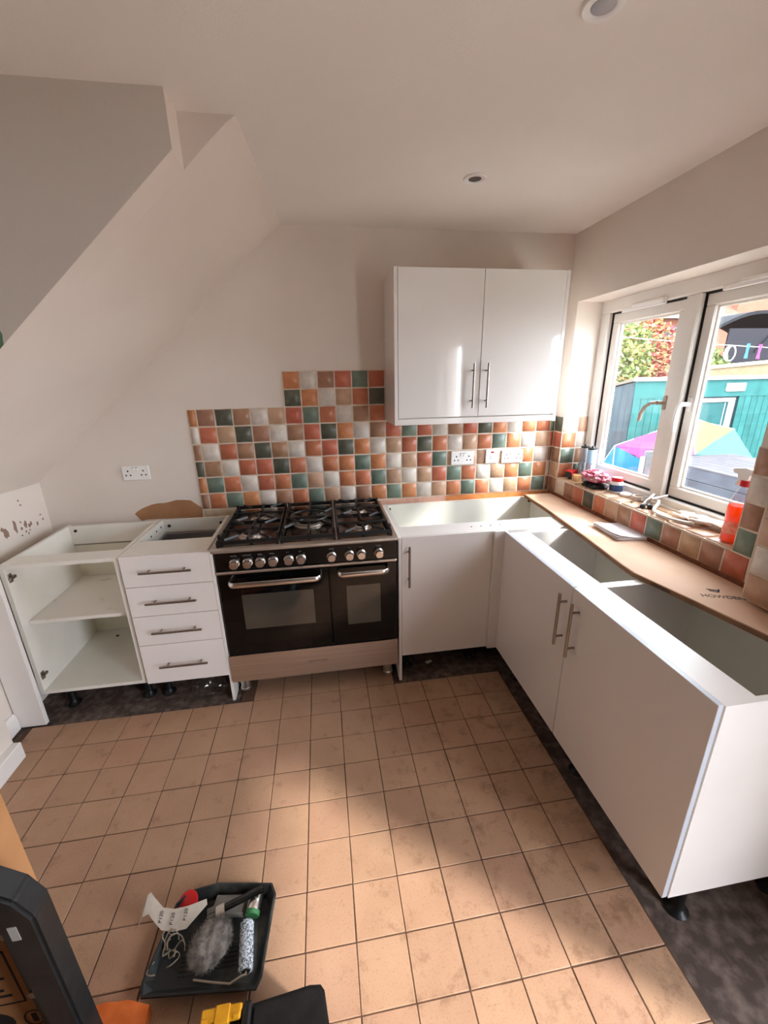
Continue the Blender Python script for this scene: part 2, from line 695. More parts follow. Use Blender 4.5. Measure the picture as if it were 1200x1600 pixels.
# ---- plaster left bare or scarred: parts of the walls
b = B()
pts = [(-2.671, .896), (-2.64, .850), (-2.60, .858), (-2.286, .850), (-2.283, .913), (-2.30, .925), (-2.341, .962), (-2.38, .967),
       (-2.423, .969), (-2.47, .958), (-2.50, .954), (-2.53, .955), (-2.566, .949), (-2.62, .930), (-2.65, .914)]
b.prism(pts, 1, WY - 0.0015, WY + 0.002)
obj('bare_plaster_patch', b, mat('bare_plaster', (172, 128, 92), 0.9, c2=(158, 114, 80), nscale=9, bump=0.2), wall_back)['label'] = 'brown bare plaster patch'
b = B()
rnd = random.Random(3)
pts = [(-2.27, .848)] + [(-2.27 + 1.1 * i / 14, .848) for i in range(1, 15)]
top = [(-1.17 - 1.1 * i / 16, .893 + rnd.uniform(-.004, .004)) for i in range(17)]
b.prism([(-2.27, .84), (-1.17, .84)] + top, 1, WY - 0.010, WY)
obj('mortar_strip', b, mat('old_mortar', (214, 198, 172), 0.9, c2=(190, 168, 138), nscale=22, bump=0.6, bscale=50), wall_back)
b = B()
b.prism([(-1.17, .84), (-.728, .84), (-.728, .894), (-.80, .891), (-.95, .893), (-1.17, .890)], 1, WY - 0.008, WY)
obj('pink_plaster_strip', b, mat('pink_plaster', (222, 178, 158), 0.9, c2=(206, 158, 138), nscale=26, bump=0.5), wall_back)
b = B()
b.prism([(-.728, .84), (-.0, .84), (-.0, .889), (-.16, .893), (-.4, .895), (-.728, .895)], 1, WY - 0.009, WY)
obj('orange_plaster_strip', b, mat('orange_plaster', (226, 148, 88), 0.9, c2=(206, 122, 66), nscale=26, bump=0.6, bscale=40), wall_back)
b = B()
b.prism([(0.006, .84), (-1.47, .84), (-1.47, .906), (-1.0, .902), (-.5, .905), (-.006, .902)], 0, WX - 0.008, WX)
obj('rough_plaster_strip', b, mat('rough_plaster', (150, 92, 66), 0.9, c2=(116, 68, 50), nscale=24, bump=0.8, bscale=36), wall_right)
# chips on the left wall
M_chip = mat('chipped_plaster', (150, 122, 108), 0.9)
b = B()


def blob(b, y, z, ry, rz, seed, x=XL):
    r = random.Random(seed)
    n = 9
    pts = [(y + ry * cos(2 * pi * i / n) * r.uniform(.6, 1.2), z + rz * sin(2 * pi * i / n) * r.uniform(.6, 1.2)) for i in range(n)]
    b.prism(pts, 0, x - 0.001, x + 0.0012)


for k, (y, z, ry, rz) in enumerate([(-.335, .935, .016, .030), (-.265, .945, .013, .038), (-.352, .960, .012, .012), (-.192, 1.066, .006, .006), (-.185, 1.040, .006, .006),
                                    (-.19, .930, .011, .022), (-.165, .917, .010, .012), (-.15, .925, .009, .014), (-.10, .907, .008, .014),
                                    (-.06, .945, .010, .004), (-.05, .915, .007, .007), (-.225, .920, .008, .010), (-.22, .955, .006, .006), (-.20, .895, .006, .008),
                                    (-.17, .893, .005, .007), (-.235, .885, .006, .006), (-.185, .88, .005, .008)]):
    blob(b, y, z, ry, rz, k)
o = obj('chipped_paint', b, M_chip, wall_left)
o['kind'] = 'stuff'


# ================================================================== WALL TILES
TP = 0.100


def wall_tile_mesh(seed, key):
    r = random.Random(seed)
    s = 0.0485
    a = 0.0465
    d0, d1, d2 = 0.0, -0.004, -0.0075
    bm = bmesh.new()
    rings = []
    n = 3
    def ring(h, y):
        c = [(-h, -h), (h, -h), (h, h), (-h, h)]
        out = []
        for i in range(4):
            p, q = c[i], c[(i + 1) % 4]
            for t in (0, .5):
                out.append((p[0] + (q[0] - p[0]) * t, p[1] + (q[1] - p[1]) * t, y))
        return out
    jit = [(r.uniform(-.0012, .0008), r.uniform(-.0012, .0008)) for _ in range(8)]
    for h, y in ((s, d0), (s, d1), (a, d2)):
        rings.append([bm.verts.new((p[0] + j[0], p[2] + (r.uniform(-.0005, .0005) if y == d2 else 0), p[1] + j[1])) for p, j in zip(ring(h, y), jit)])
    cv = bm.verts.new((0, d2 - 0.0006, 0))
    for A, C in zip(rings, rings[1:]):
        for i in range(8):
            bm.faces.new((A[i], A[(i + 1) % 8], C[(i + 1) % 8], C[i]))
    for i in range(8):
        bm.faces.new((rings[-1][i], rings[-1][(i + 1) % 8], cv))
    bmesh.ops.recalc_face_normals(bm, faces=bm.faces)
    me = bpy.data.meshes.new('wall_tile')
    bm.to_mesh(me)
    bm.free()
    me.materials.append(M_tile[key])
    me.polygons.foreach_set('use_smooth', [len(p.vertices) == 3 for p in me.polygons])
    return me


TM = {k: [wall_tile_mesh(i * 31 + ord(k), k) for i in range(4)] for k in TILE_C}
RNX = {'back': (0, 0, 0), 'right': (0, 0, -pi / 2), 'sill': (-pi / 2, 0, 0)}


def put_tile(key, center, facing, parent, w=TP, h=TP, name='wall_tile'):
    o = bpy.data.objects.new(name, random.choice(TM[key]))
    COL.objects.link(o)
    o.parent = parent
    o.location = center
    o.rotation_euler = RNX[facing]
    o.scale = ((w - .0062) / .097, 1, (h - .0062) / .097)
    return o


ROWS = {  # bottom row first, columns 0..23 (0 and 23 are cut tiles)
    0: 'BROGOWBOGTWBOGOWTOGOWTOG'[:0] + 'BOGOWBOGTWBOGOWTOGOWTOGB',
    1: 'OGOWROGTWORGTWTRGOWTOGOW',
    2: 'DBWRRDOWOOGOWTRGTTTTTOWB',
    3: 'BWRBDBWORDOWTRDOWTRGOWTR',
    4: 'WRTDBWBRDOWBRGRWBRDOWORG',
}
X23 = -0.030
Z0 = 0.8997


def colx(k):
    return X23 - (23 - k) * TP


for r, s in ROWS.items():
    for k, ch in enumerate(s):
        if k == 0:
            put_tile(ch, (colx(1) - 0.024, WY - .0005, Z0 + (r + .5) * TP), 'back', wall_back, w=.048)
        elif k == 23:
            put_tile(ch, (X23 + .014, WY - .0005, Z0 + (r + .5) * TP), 'back', wall_back, w=.03)
        else:
            put_tile(ch, (colx(k) + TP / 2, WY - .0005, Z0 + (r + .5) * TP), 'back', wall_back)
for r, k0, s in ((5, 0, 'OBDBWTRGOWBR'), (6, 6, 'DOWTRD'), (7, 6, 'OWBRGR')):
    for n, ch in enumerate(s):
        k = k0 + n
        if k == 0:
            put_tile(ch, (colx(1) - 0.024, WY - .0005, Z0 + (r + .5) * TP), 'back', wall_back, w=.048)
        else:
            put_tile(ch, (colx(k) + TP / 2, WY - .0005, Z0 + (r + .5) * TP), 'back', wall_back)
b = B()
y0, y1 = WY - 0.0060, WY
xa = colx(1) - .05
b.box(xa, 0.0, y0, y1, Z0, Z0 + .5)
b.box(xa, colx(12) + .002, y0, y1, Z0 + .5, Z0 + .6)
b.box(colx(6) - .002, colx(12) + .002, y0, y1, Z0 + .6, Z0 + .8)
obj('tile_grout', b, M_grout_w, wall_back)

# window wall: corner strip, reveal, row under the sill, column and pier right of the window
for r, ch in enumerate('BTBRD'):
    put_tile(ch, (WX - .0005, -0.046, Z0 + (r + .5) * TP), 'right', wall_right, w=.088)
for r, s in ((1, 'OD'), (2, 'GB'), (3, 'OW'), (4, 'WT')):
    put_tile(s[0], (0.052, RY0 - .0005, Z0 + (r + .5) * TP), 'back', wall_right)
    put_tile(s[1], (0.137, RY0 - .0005, Z0 + (r + .5) * TP), 'back', wall_right, w=.07)
for n, ch in enumerate('WBRDOTBRGBTBR'):
    put_tile(ch, (WX - .0005, -0.14 - n * TP, Z0 + .5 * TP + .002), 'right', wall_right)
put_tile('D', (WX - .0005, -1.43, Z0 + .5 * TP + .002), 'right', wall_right, w=.08)
for r, s in ((1, 'GT'), (2, 'BW'), (3, 'WT'), (4, 'BW')):
    put_tile(s[0], (WX - .0005, -1.354, Z0 + (r + .5) * TP), 'right', wall_right, w=.076)
    put_tile(s[1], (WX - .0005, -1.432, Z0 + (r + .5) * TP), 'right', wall_right, w=.078)
for n in range(13):
    w = TP if n < 12 else .025
    y = -0.092 - n * TP - w / 2
    put_tile('T', (0.052, y, RZ0 + .0015), 'sill', wall_right, w=.097, h=.097, name='sill_tile').rotation_euler = (-pi / 2, 0, 0)
    o = put_tile('T', (0.138, y, RZ0 + .0015), 'sill', wall_right, w=.07, h=TP if w == TP else .03, name='sill_tile')
b = B()
b.box(WX - .0060, WX, -1.472, 0.0, Z0 + .003, Z0 + .1)
b.box(WX - .0060, WX, RY0, 0.0, Z0 + .1, Z0 + .5)
b.box(WX - .0060, WX, -1.472, RY1, Z0 + .1, Z0 + .5)
b.box(WX - .0045, .17, RY0 - .0060, RY0, RZ0, Z0 + .5)
b.box(WX - .0045, .17, RY1, RY0, RZ0, RZ0 + .0045)
obj('tile_grout', b, M_grout_w, wall_right)
for r in range(5):
    for n in range(3):
        put_tile('TBRWBWTOBTGWBTR'[(r * 3 + n) % 15], (-.1005, -1.523 - n * TP, .952 + r * TP), 'right', pier)
b = B()
b.box(-.1055, -.1, -1.775, -1.472, .902, 1.405)
obj('tile_grout', b, M_grout_w, pier)

# ================================================================== WINDOW
win = thing('window_1', 'white plastic casement window with two panes', 'window', (0.2, -0.70, 1.0))
del win['category']
win['kind'] = 'structure'
FX, FB = 0.170, 0.240
b = B()


def frame_rect(b, x0, x1, ya, yb, za, zb, w, bev=.006, wb=None):
    wb = w if wb is None else wb
    b.box(x0, x1, yb, ya, za, za + wb, bev)
    b.box(x0, x1, yb, ya, zb - w, zb, bev)
    b.box(x0, x1, yb, yb + w, za + wb - .004, zb - w + .004, bev)
    b.box(x0, x1, ya - w, ya, za + wb - .004, zb - w + .004, bev)


frame_rect(b, FX, FB, RY0 + .005, RY1 - .005, RZ0 - .002, RZ1 + .004, 0.072, wb=.055)
b.box(FX, FB, -.765, -.685, RZ0 + .05, RZ1 - .068, .006)
b.box(FX - .012, FX + .002, RY1, RY0, RZ0 + .004, RZ0 + .018, .003)
obj('window_frame', b, M_pvc, win)
SASH = [(-0.162, -0.681), (-0.770, -1.234)]
for n, (ya, yb) in enumerate(SASH):
    b = B()
    z0, z1 = 1.0585, 1.9815
    frame_rect(b, FX + .028, FB - .003, ya, yb, z0, z1, .054)
    b2 = B()
    frame_rect(b2, FX + .024, FB - .006, ya + .006, yb - .006, z0 - .006, z1 + .006, .008, 0)
    sash = obj('sash', b, M_pvc, win)
    obj('gasket', b2, M_gasket, sash)
    b = B()
    frame_rect(b, FX + .040, FX + .050, ya - .048, yb + .048, z0 + .048, z1 - .048, .016, .003)
    obj('glazing_bead', b, M_pvc, sash)
    b = B()
    b.box(FX + .051, FX + .056, yb + .05, ya - .05, z0 + .05, z1 - .05)
    obj('pane', b, M_glass, sash)
    # trickle vent
    yc = (ya + yb) / 2 + (.0 if n == 0 else -.02)
    b = B()
    b.box(FX - .010, FX + .006, yc - .15, yc + .15, 1.972, 1.992, .003)
    b.box(FX - .016, FX + .004, yc - .15, yc + .07, 1.986, 2.002, .003)
    obj('trickle_vent', b, M_plastw, win)
    # espagnolette handle
    HX = FX + .028
    hy = yb + .034 if n == 0 else ya - .024
    b = B()
    b.box(HX - .006, HX + .002, hy - .014, hy + .014, 1.475, 1.545, .004)
    b.cyl((HX - .005, hy, 1.51), (HX - .045, hy, 1.51), .010, 12)
    if n == 0:
        path = [(HX - .045, hy + .0, 1.512), (HX - .052, hy + .03, 1.508), (HX - .055, hy + .062, 1.488), (HX - .053, hy + .085, 1.455), (HX - .050, hy + .095, 1.415)]
    else:
        path = [(HX - .045, hy + .0, 1.515), (HX - .052, hy + .004, 1.495), (HX - .054, hy + .008, 1.46), (HX - .052, hy + .010, 1.42), (HX - .046, hy + .012, 1.385)]
    b.tube(path, .01, 8, flat=(.011, .008))
    obj('handle', b, M_plastw if n else mat('stained_plastic', (176, 160, 146), .4), sash, smooth=True)

# ================================================================== KITCHEN UNITS
ZB, ZT = 0.152, 0.870


def bar_handle(p, q, out, parent, n='handle', r=.006):
    """bar handle from p to q standing off by vector out"""
    p, q, out = Vector(p), Vector(q), Vector(out)
    b = B()
    b.cyl(p, q, r, 12)
    d = (q - p)
    for t in (.16, .84):
        a = p + d * t
        b.cyl(a - out, a, r * .75, 10)
    return obj(n, b, M_nickel, parent, smooth=True)


def legs(parent, pts):
    for x, y in pts:
        b = B()
        b.lathe([(.034, 0), (.036, .006), (.022, .018), (.018, .03), (.018, .12), (.03, .128), (.036, ZB)], (x, y, -.012 if not on_tile(x, y) else 0), (0, 0, 1), 14)
        obj('leg', b, M_blackleg, parent, smooth=True)


def on_tile(x, y):
    return False


# --- open base unit, left
U = thing('open_base_unit', 'white doorless base unit with one shelf against the left wall', 'kitchen cabinet', (-2.76, -.33, -.012))
L0, L1, YB, YFr = -3.016, -2.512, -.050, -.610
b = B(); b.box(L0, L0 + .018, YFr, YB, ZB, ZT); sideL = obj('side_panel', b, M_inside, U)
b = B(); b.box(L1 - .018, L1, YFr, YB, ZB, ZT); obj('side_panel', b, M_inside, U)
b = B(); b.box(L0 + .018, L1 - .018, YFr, YB, ZB, ZB + .018); obj('base_panel', b, M_inside, U)
b = B(); b.box(L0 + .018, L1 - .018, YB - .03, YB - .022, ZB + .018, ZT - .12); obj('back_panel', b, mat('pale_back_panel', (222, 220, 204), .5), U)
b = B(); b.box(L0 + .018, L1 - .018, YFr, YFr + .105, ZT - .018, ZT); obj('front_rail', b, M_inside, U)
b = B(); b.box(L0 + .018, L1 - .018, YB - .035, YB - .017, ZT - .11, ZT); obj('back_rail', b, M_inside, U)
b = B(); b.box(L0 + .019, L1 - .019, YFr + .045, YB - .032, .534, .552); obj('shelf', b, mat('dusty_shelf', (228, 224, 216), .5, c2=(190, 178, 164), nscale=9, nlo=.62, nhi=.8), U)
for z in (.797, .251):
    b = B()
    b.box(L0 + .018, L0 + .022, -.600, -.575, z - .022, z + .022, .002)
    b.box(L0 + .018, L0 + .030, -.602, -.560, z - .007, z + .007, .002)
    b.cyl((L0 + .02, -.587, z + .015), (L0 + .026, -.587, z + .015), .005, 8)
    b.cyl((L0 + .02, -.587, z - .015), (L0 + .026, -.587, z - .015), .005, 8)
    obj('hinge_plate', b, M_nickel, U)
b = B()
b.cyl((L0 + .05, YB - .034, .842), (L0 + .05, YB - .04, .842), .008, 10)
obj('fixing_cam', b, M_dot, U)
b = B()
b.cyl((L0 + .17, -.16, ZB + .018), (L0 + .17, -.16, ZB + .020), .009, 10)
obj('fixing_cam', b, M_dot, U)
legs(U, [(-2.955, -.50), (-2.565, -.50), (-2.955, -.12), (-2.565, -.12)])

b = B()
b.box(-3.132, -3.003, -.655, -.632, 0, .868, .0015)
tag(obj('filler_board', b, M_white), 'narrow white upright filler board between left wall and open unit', 'panel')

# --- drawer unit
U = thing('drawer_unit', 'white four drawer unit between the open unit and the range cooker', 'drawer unit', (-2.30, -.33, -.012))
D0, D1 = -2.508, -2.112
b = B(); b.box(D0, D0 + .018, YFr, YB, ZB, ZT); obj('side_panel', b, M_inside, U)
b = B(); b.box(D1 - .018, D1, YFr, YB, ZB, ZT); obj('side_panel', b, M_inside, U)
b = B(); b.box(D0 + .018, D1 - .018, YFr, YB, ZB, ZB + .018); obj('base_panel', b, M_inside, U)
b = B(); b.box(D0 + .018, D1 - .018, YB - .016, YB - .006, ZB + .018, ZT - .1); obj('back_panel', b, M_inside, U)
b = B(); b.box(D0 + .018, D1 - .018, YFr, YFr + .195, ZT - .018, ZT); obj('front_rail', b, M_inside, U)
b = B(); b.box(D0 + .018, D1 - .018, YB - .028, YB - .010, ZT - .075, ZT); obj('back_rail', b, M_inside, U)
def holes(parent, lst, r):
    for p, q in lst:
        b = B()
        b.cyl(p, q, r, 10)
        obj('fixing_hole', b, M_dot, parent)


holes(U, [((D0 + .018, y, .842), (D0 + .0195, y, .842)) for y in (-.45, -.36, -.27, -.19, -.12)], .006)
holes(U, [((x, YB - .028, .835), (x, YB - .034, .835)) for x in (D0 + .05, D1 - .05)], .009)
M_dbox = mat('grey_drawer_steel', (118, 116, 116), .4, .3)
DZs = [.877, .716, .554, .388, .156]
for n in range(4):
    zt, zb = DZs[n] - .0015, DZs[n + 1] + .0015
    b = B(); b.box(-2.4995, -2.0955, -.630, -.612, zb, zt, .001)
    dr = obj('drawer', b, M_gloss, U)
    zh = (.800, .637, .473, .272)[n]
    bar_handle((-2.413, -.661, zh), (-2.179, -.661, zh), (0, -.031, 0), dr)
    b = B()
    x0, x1 = D0 + .024, D1 - .024
    zb2, zt2 = zb + .03, (zb + .085 if n else zb + .075)
    b.box(x0, x1, -.60, -.10, zb2 - .012, zb2)
    b.box(x0, x0 + .013, -.61, -.10, zb2, zt2)
    b.box(x1 - .013, x1, -.61, -.10, zb2, zt2)
    b.box(x0, x1, -.11, -.10, zb2, zt2)
    obj('drawer_box', b, M_dbox, dr)
legs(U, [(-2.462, -.50), (-2.145, -.40), (-2.462, -.12), (-2.145, -.12)])

# --- end panels beside cooker
b = B(); b.box(-2.0945, -2.0795, -.630, -.045, -.012, .874, .0008)
tag(obj('end_panel', b, M_white), 'thin white upright panel left of the range cooker, reaching the floor', 'panel', 'white panels flanking the cooker')
b = B(); b.box(-1.1685, -1.1525, -.630, -.045, -.012, .874, .0008)
tag(obj('end_panel', b, M_white), 'thin white upright panel right of the range cooker, reaching the floor', 'panel', 'white panels flanking the cooker')

# --- corner base unit
U = thing('corner_base_unit', 'white corner base unit with single door right of the range cooker', 'kitchen cabinet', (-.65, -.33, -.012))
C0, C1 = -1.150, -.125
b = B(); b.box(C0, C0 + .018, YFr, -.03, ZB, ZT); obj('side_panel', b, M_inside, U)
b = B(); b.box(C1 - .018, C1, YFr, -.03, ZB, ZT); obj('side_panel', b, M_inside, U)
b = B(); b.box(C0 + .018, C1 - .018, YFr, -.03, ZB, ZB + .018); obj('base_panel', b, M_inside, U)
b = B(); b.box(C0 + .018, C1 - .018, -.048, -.030, ZB + .018, ZT); obj('back_panel', b, M_inside, U)
b = B(); b.box(C0 + .018, C1 - .018, YFr, YFr + .145, ZT - .018, ZT); obj('front_rail', b, M_white, U)
holes(U, [((-.745 + k * .055, -.535, ZT), (-.745 + k * .055, -.535, ZT + .0008)) for k in range(5)], .005)
holes(U, [((x, -.048, .842), (x, -.053, .842)) for x in (C0 + .03, C1 - .03)], .010)
b = B(); b.box(-.655, C1 - .018, YFr - .016, YFr, ZB, ZT); obj('blind_panel', b, M_white, U)
b = B(); b.box(-1.151, -.6585, -.630, -.612, .156, .874, .001)
d = obj('door', b, M_gloss, U)
bar_handle((-1.117, -.663, .602), (-1.117, -.663, .833), (0, -.033, 0), d)
legs(U, [(-1.10, -.50), (-.70, -.50), (-1.10, -.10), (-.25, -.10)])
b = B()
b.box(-.654, -.600, -.646, -.628, .152, .876, .001)
b.box(-.6005, -.583, -.658, -.630, .152, .874, .001)
tag(obj('corner_post', b, M_gloss), 'narrow white corner post between the two runs of base units', 'panel')

# --- two base units of the right run
RX0, RX1 = -.580, -.055


def right_unit(y0, y1, label, hy):
    """y0 nearer the back wall; door in the X = -.6 plane"""
    U = thing('base_unit', label, 'kitchen cabinet', (-.32, (y0 + y1) / 2, -.012), 'door units under the window')
    for a in (y0, y1 + .018):
        b = B(); b.box(RX0, RX1, a - .018, a, ZB, ZT); obj('side_panel', b, M_white, U)
    b = B(); b.box(RX0, RX1, y1 + .018, y0 - .018, ZB, ZB + .018); obj('base_panel', b, M_inside, U)
    b = B(); b.box(RX1 - .018, RX1 - .010, y1 + .018, y0 - .018, ZB + .018, ZT); obj('back_panel', b, mat('pale_back_panel', (222, 220, 204), .5), U)
    b = B(); b.box(RX0, RX0 + .105, y1 + .018, y0 - .018, ZT - .018, ZT); obj('front_rail', b, M_white, U)
    b = B()
    b.mi = 0
    b.box(-.6015, -.5862, y1 + .0015, y0 - .0015, .156, .874)
    d = obj('door', b, M_gloss, U)
    b = B()
    t = .0006
    b.box(-.6008, -.5868, y1 + .0025, y0 - .0025, .874, .874 + t)
    b.box(-.6008, -.5868, y1 + .0015 - t, y1 + .0015, .157, .873)
    obj('edging', b, M_edge, d)
    bar_handle((-.635, hy, .602), (-.635, hy, .834), (-.034, 0, 0), d)
    legs(U, [(-.50, y0 - .06), (-.475, y1 + .045), (-.12, y0 - .06), (-.12, y1 + .05)])
    b = B()
    for y in (y0 - .05,):
        b.cyl((RX0 + .13, y0 - .018, .845), (RX0 + .13, y0 - .0205, .845), .006, 8)
    obj('fixing_hole', b, M_dot, U)
    return U


right_unit(-.660, -1.259, 'white single door base unit under the window, next to the corner', -1.232)
right_unit(-1.261, -1.868, 'white single door base unit at the free end of the window run', -1.314)

# --- wall cabinet
U = thing('wall_cabinet', 'white gloss double door wall cabinet over the tiles beside the window', 'kitchen cabinet', (-.66, -.16, 1.40))
A0, A1 = -1.128, -.196
YD = -.325
for x in (A0, A1 - .018):
    b = B(); b.box(x, x + .018, YD, WY - .009, 1.405 if x == A0 else 1.402, 2.166, .0008); obj('side_panel', b, M_gloss, U)
b = B(); b.box(A0 + .018, A1 - .018, YD + .022, WY - .009, 2.135, 2.153); obj('top_panel', b, M_white, U)
b = B(); b.box(A0 + .018, A1 - .018, YD + .022, WY - .009, 1.436, 1.454); obj('base_panel', b, M_white, U)
b = B(); b.box(A0 + .018, A1 - .018, YD + .001, YD + .019, 1.405, 1.437, .0008); obj('light_pelmet', b, M_gloss, U)
b = B(); b.box(A0 + .018, A1 - .018, -.02, -.012, 1.454, 2.135); obj('back_panel', b, M_white, U)
for x0, x1, hx in ((A0 + .020, -.6625, -.706), (-.6595, A1 - .020, -.627)):
    b = B(); b.box(x0, x1, YD - .001, YD + .018, 1.443, 2.164, .001); d = obj('door', b, M_gloss2, U)
    bar_handle((hx, -.357, 1.489), (hx, -.357, 1.718), (0, -.032, 0), d, r=.0055)

# ================================================================== RANGE COOKER
K = thing('range_cooker', 'black and stainless steel range cooker with gas hob and two ovens', 'cooker', (-1.625, -.35, 0))
K0, K1 = -2.076, -1.178
b = B(); b.box(K0 + .012, K1 - .012, -.612, -.03, .11, .872); obj('body', b, M_blackpanel, K)
b = B()
b.prism([(-.612, .116), (-.642, .116), (-.642, .279), (-.612, .279)], 0, K0, K1)
sd = obj('storage_drawer', b, M_steel, K)
text('KENWOOD', .019, (-1.672, -.6425, .191), (1, 0, 0), (0, 0, 1), mat('etched_grey', (96, 84, 76), .5), sd)
# hob
b = B()
b.prism([(-.03, .875), (-.612, .875), (-.668, .876), (-.676, .879), (-.680, .886), (-.676, .894), (-.662, .900), (-.03, .900)], 0, K0 + .002, K1 - .002)
hob = obj('hob_plate', b, M_steelh, K)
for x in (-1.757, -1.482):
    b = B(); b.box(x - .009, x + .009, -.655, -.06, .9, .906, .002); obj('hob_divider', b, M_steelh, hob)
for x0, x1 in ((-2.050, -1.770), (-1.744, -1.494), (-1.470, -1.205)):
    b = B(); b.box(x0, x1, -.648, -.070, .8995, .9012, .0005); obj('hob_well', b, mat('dark_hob_steel', (104, 96, 90), .24, 1.0, c2=(78, 72, 67), nscale=12), hob)
BURN = [(-1.905, -.515, .050, .036), (-1.897, -.245, .040, .028), (-1.620, -.385, .072, .058), (-1.343, -.245, .040, .028), (-1.343, -.515, .034, .022)]
for x, y, r, rc in BURN:
    b = B()
    b.mi = 0
    b.lathe([(r + .02, 0), (r + .012, .003), (r, .004), (r, .014), (r * .9, .018), (0, .018)], (x, y, .9), (0, 0, 1), 24)
    bn = obj('burner', b, M_steelh, hob, smooth=True)
    b = B()
    b.lathe([(rc + .008, .017), (rc + .008, .022), (rc, .027), (0, .028)], (x, y, .9), (0, 0, 1), 24)
    obj('burner_cap', b, M_iron, bn, smooth=True)
GR = [(-2.043, -1.768), (-1.746, -1.493), (-1.472, -1.212)]
for n, (x0, x1) in enumerate(GR):
    b = B()
    ya, yb = -.650, -.085
    z = .936
    s = .0055
    xm, ym = (x0 + x1) / 2, (ya + yb) / 2

    def bar(p, q, w=.0068, h=.010, zz=z):
        p, q = Vector(p), Vector(q)
        d = (q - p).normalized()
        sd = Vector((-d.y, d.x, 0)) * w
        up = Vector((0, 0, h))
        p, q = Vector((p.x, p.y, zz - h)), Vector((q.x, q.y, zz - h))
        v = [b.bm.verts.new(c) for c in (p - sd, p + sd, q + sd, q - sd, p - sd * .6 + up, p + sd * .6 + up, q + sd * .6 + up, q - sd * .6 + up)]
        for f in ((0, 1, 2, 3), (4, 5, 6, 7), (0, 1, 5, 4), (1, 2, 6, 5), (2, 3, 7, 6), (3, 0, 4, 7)):
            b.bm.faces.new([v[i] for i in f])

    for p, q in (((x0, ya), (x1, ya)), ((x0, yb), (x1, yb)), ((x0, ya), (x0, yb)), ((x1, ya), (x1, yb)), ((x0, ym), (x1, ym))):
        bar((*p, 0), (*q, 0), .0075, .018, .932)
    bs = [q for q in BURN if x0 < q[0] < x1]
    for bx, by, r, rc in bs:
        g = rc * .75
        lo, hi = (ya, yb) if n == 1 else ((ya, ym) if by < ym else (ym, yb))
        bar((x0, by, 0), (bx - g, by, 0), zz=.940)
        bar((x1, by, 0), (bx + g, by, 0), zz=.940)
        bar((bx, lo, 0), (bx, by - g, 0), zz=.940)
        bar((bx, hi, 0), (bx, by + g, 0), zz=.940)
        if n != 1:
            for sx in (-1, 1):
                for yy in (lo, hi):
                    ex = x0 if sx < 0 else x1
                    bar((ex - sx * .03, yy, 0), (ex - sx * .085, yy + (by - yy) * .42, 0), zz=.941)
        if n == 1:
            for sx in (-1, 1):
                for sy in (-1, 1):
                    bar((bx + sx * .125, by + sy * .14, 0), (bx + sx * g * .8, by + sy * g * .8, 0), zz=.940)
            ring = [(bx + .098 * cos(t * pi / 14), by + .098 * sin(t * pi / 14), .944) for t in range(28)]
            b.tube(ring, .006, 6, closed=True)
    for x in (x0, x1):
        for y in (ya, yb, ym):
            b.box(x - .007, x + .007, y - .007, y + .007, .9, .926)
        for y in (ya + .04, yb - .04):
            b.prism([(y - .012, .925), (y + .012, .925), (y + .006, .948), (y - .006, .948)], 0, x - .005, x + .005)
    obj('pan_support', b, M_iron, K)
# control panel
b = B(); b.box(K0 + .003, K1 - .003, -.640, -.612, .769, .874, .003)
cp = obj('control_panel', b, M_blackpanel, K)
b = B()
b.box(K0 + .003, K1 - .003, -.650, -.612, .7525, .767, .004)
obj('trim_strip', b, M_steel, K)
KN = [-1.981, -1.919, -1.859, -1.798, -1.723, -1.663, -1.513, -1.423, -1.363, -1.273]
kl = ['PLATE', 'DEFROST', 'FAN', 'GRILL', '0 1', '0 2', 'OVEN', '1 0', '2 0', 'TIMER']
M_lab = mat('panel_print', (150, 148, 146), .6)
for n, x in enumerate(KN):
    b = B()
    b.lathe([(.024, 0), (.024, .003), (.019, .005), (.019, .020), (.0205, .022), (.0205, .030), (.018, .034), (0, .034)], (x, -.640, .808), (0, -1, 0), 22)
    b.box(x - .002, x + .002, -.676, -.672, .812, .826)
    obj('knob', b, M_chrome, cp, smooth=True)
    text('-' * 0 + kl[n], .010, (x - .003 * len(kl[n]), -.6403, .842), (1, 0, 0), (0, 0, 1), M_lab, cp, 'knob_marking')


def oven_door(x0, x1, wx0, wx1, wz0, wz1, hx0, hx1, zh):
    b = B()
    b.box(x0, x1, -.640, -.612, .284, .749, .003)
    d = obj('oven_door', b, M_blackgl, K)
    b = B()
    b.box(wx0, wx1, -.6408, -.6395, wz0, wz1)
    obj('oven_window', b, mat('smoked_glass', (74, 70, 62), .08, c2=(58, 54, 49), nscale=4, coat=.6), d)
    b = B()
    b.box(wx0 + .02, wx1 - .02, -.6412, -.6406, wz0 + .030, wz0 + .034)
    obj('shelf_reflection_strip', b, mat('dull_rack', (112, 102, 86), .4, .5), d) if False else b.bm.free()
    b = B()
    yo = -.694
    c = .030
    pth = [(hx0, -.640, zh), (hx0, -.665, zh)]
    for t in range(1, 6):
        a = t / 5 * pi / 2
        pth.append((hx0 + c * (1 - cos(a)), -.664 - c * sin(a), zh))
    for t in range(0, 6):
        a = t / 5 * pi / 2
        pth.append((hx1 - c + c * sin(a), -.664 - c * cos(a), zh))
    pth += [(hx1, -.665, zh), (hx1, -.640, zh)]
    b.tube(pth, .01, 10, flat=(.0065, .014))
    obj('handle', b, M_chrome, d, smooth=True)
    return d


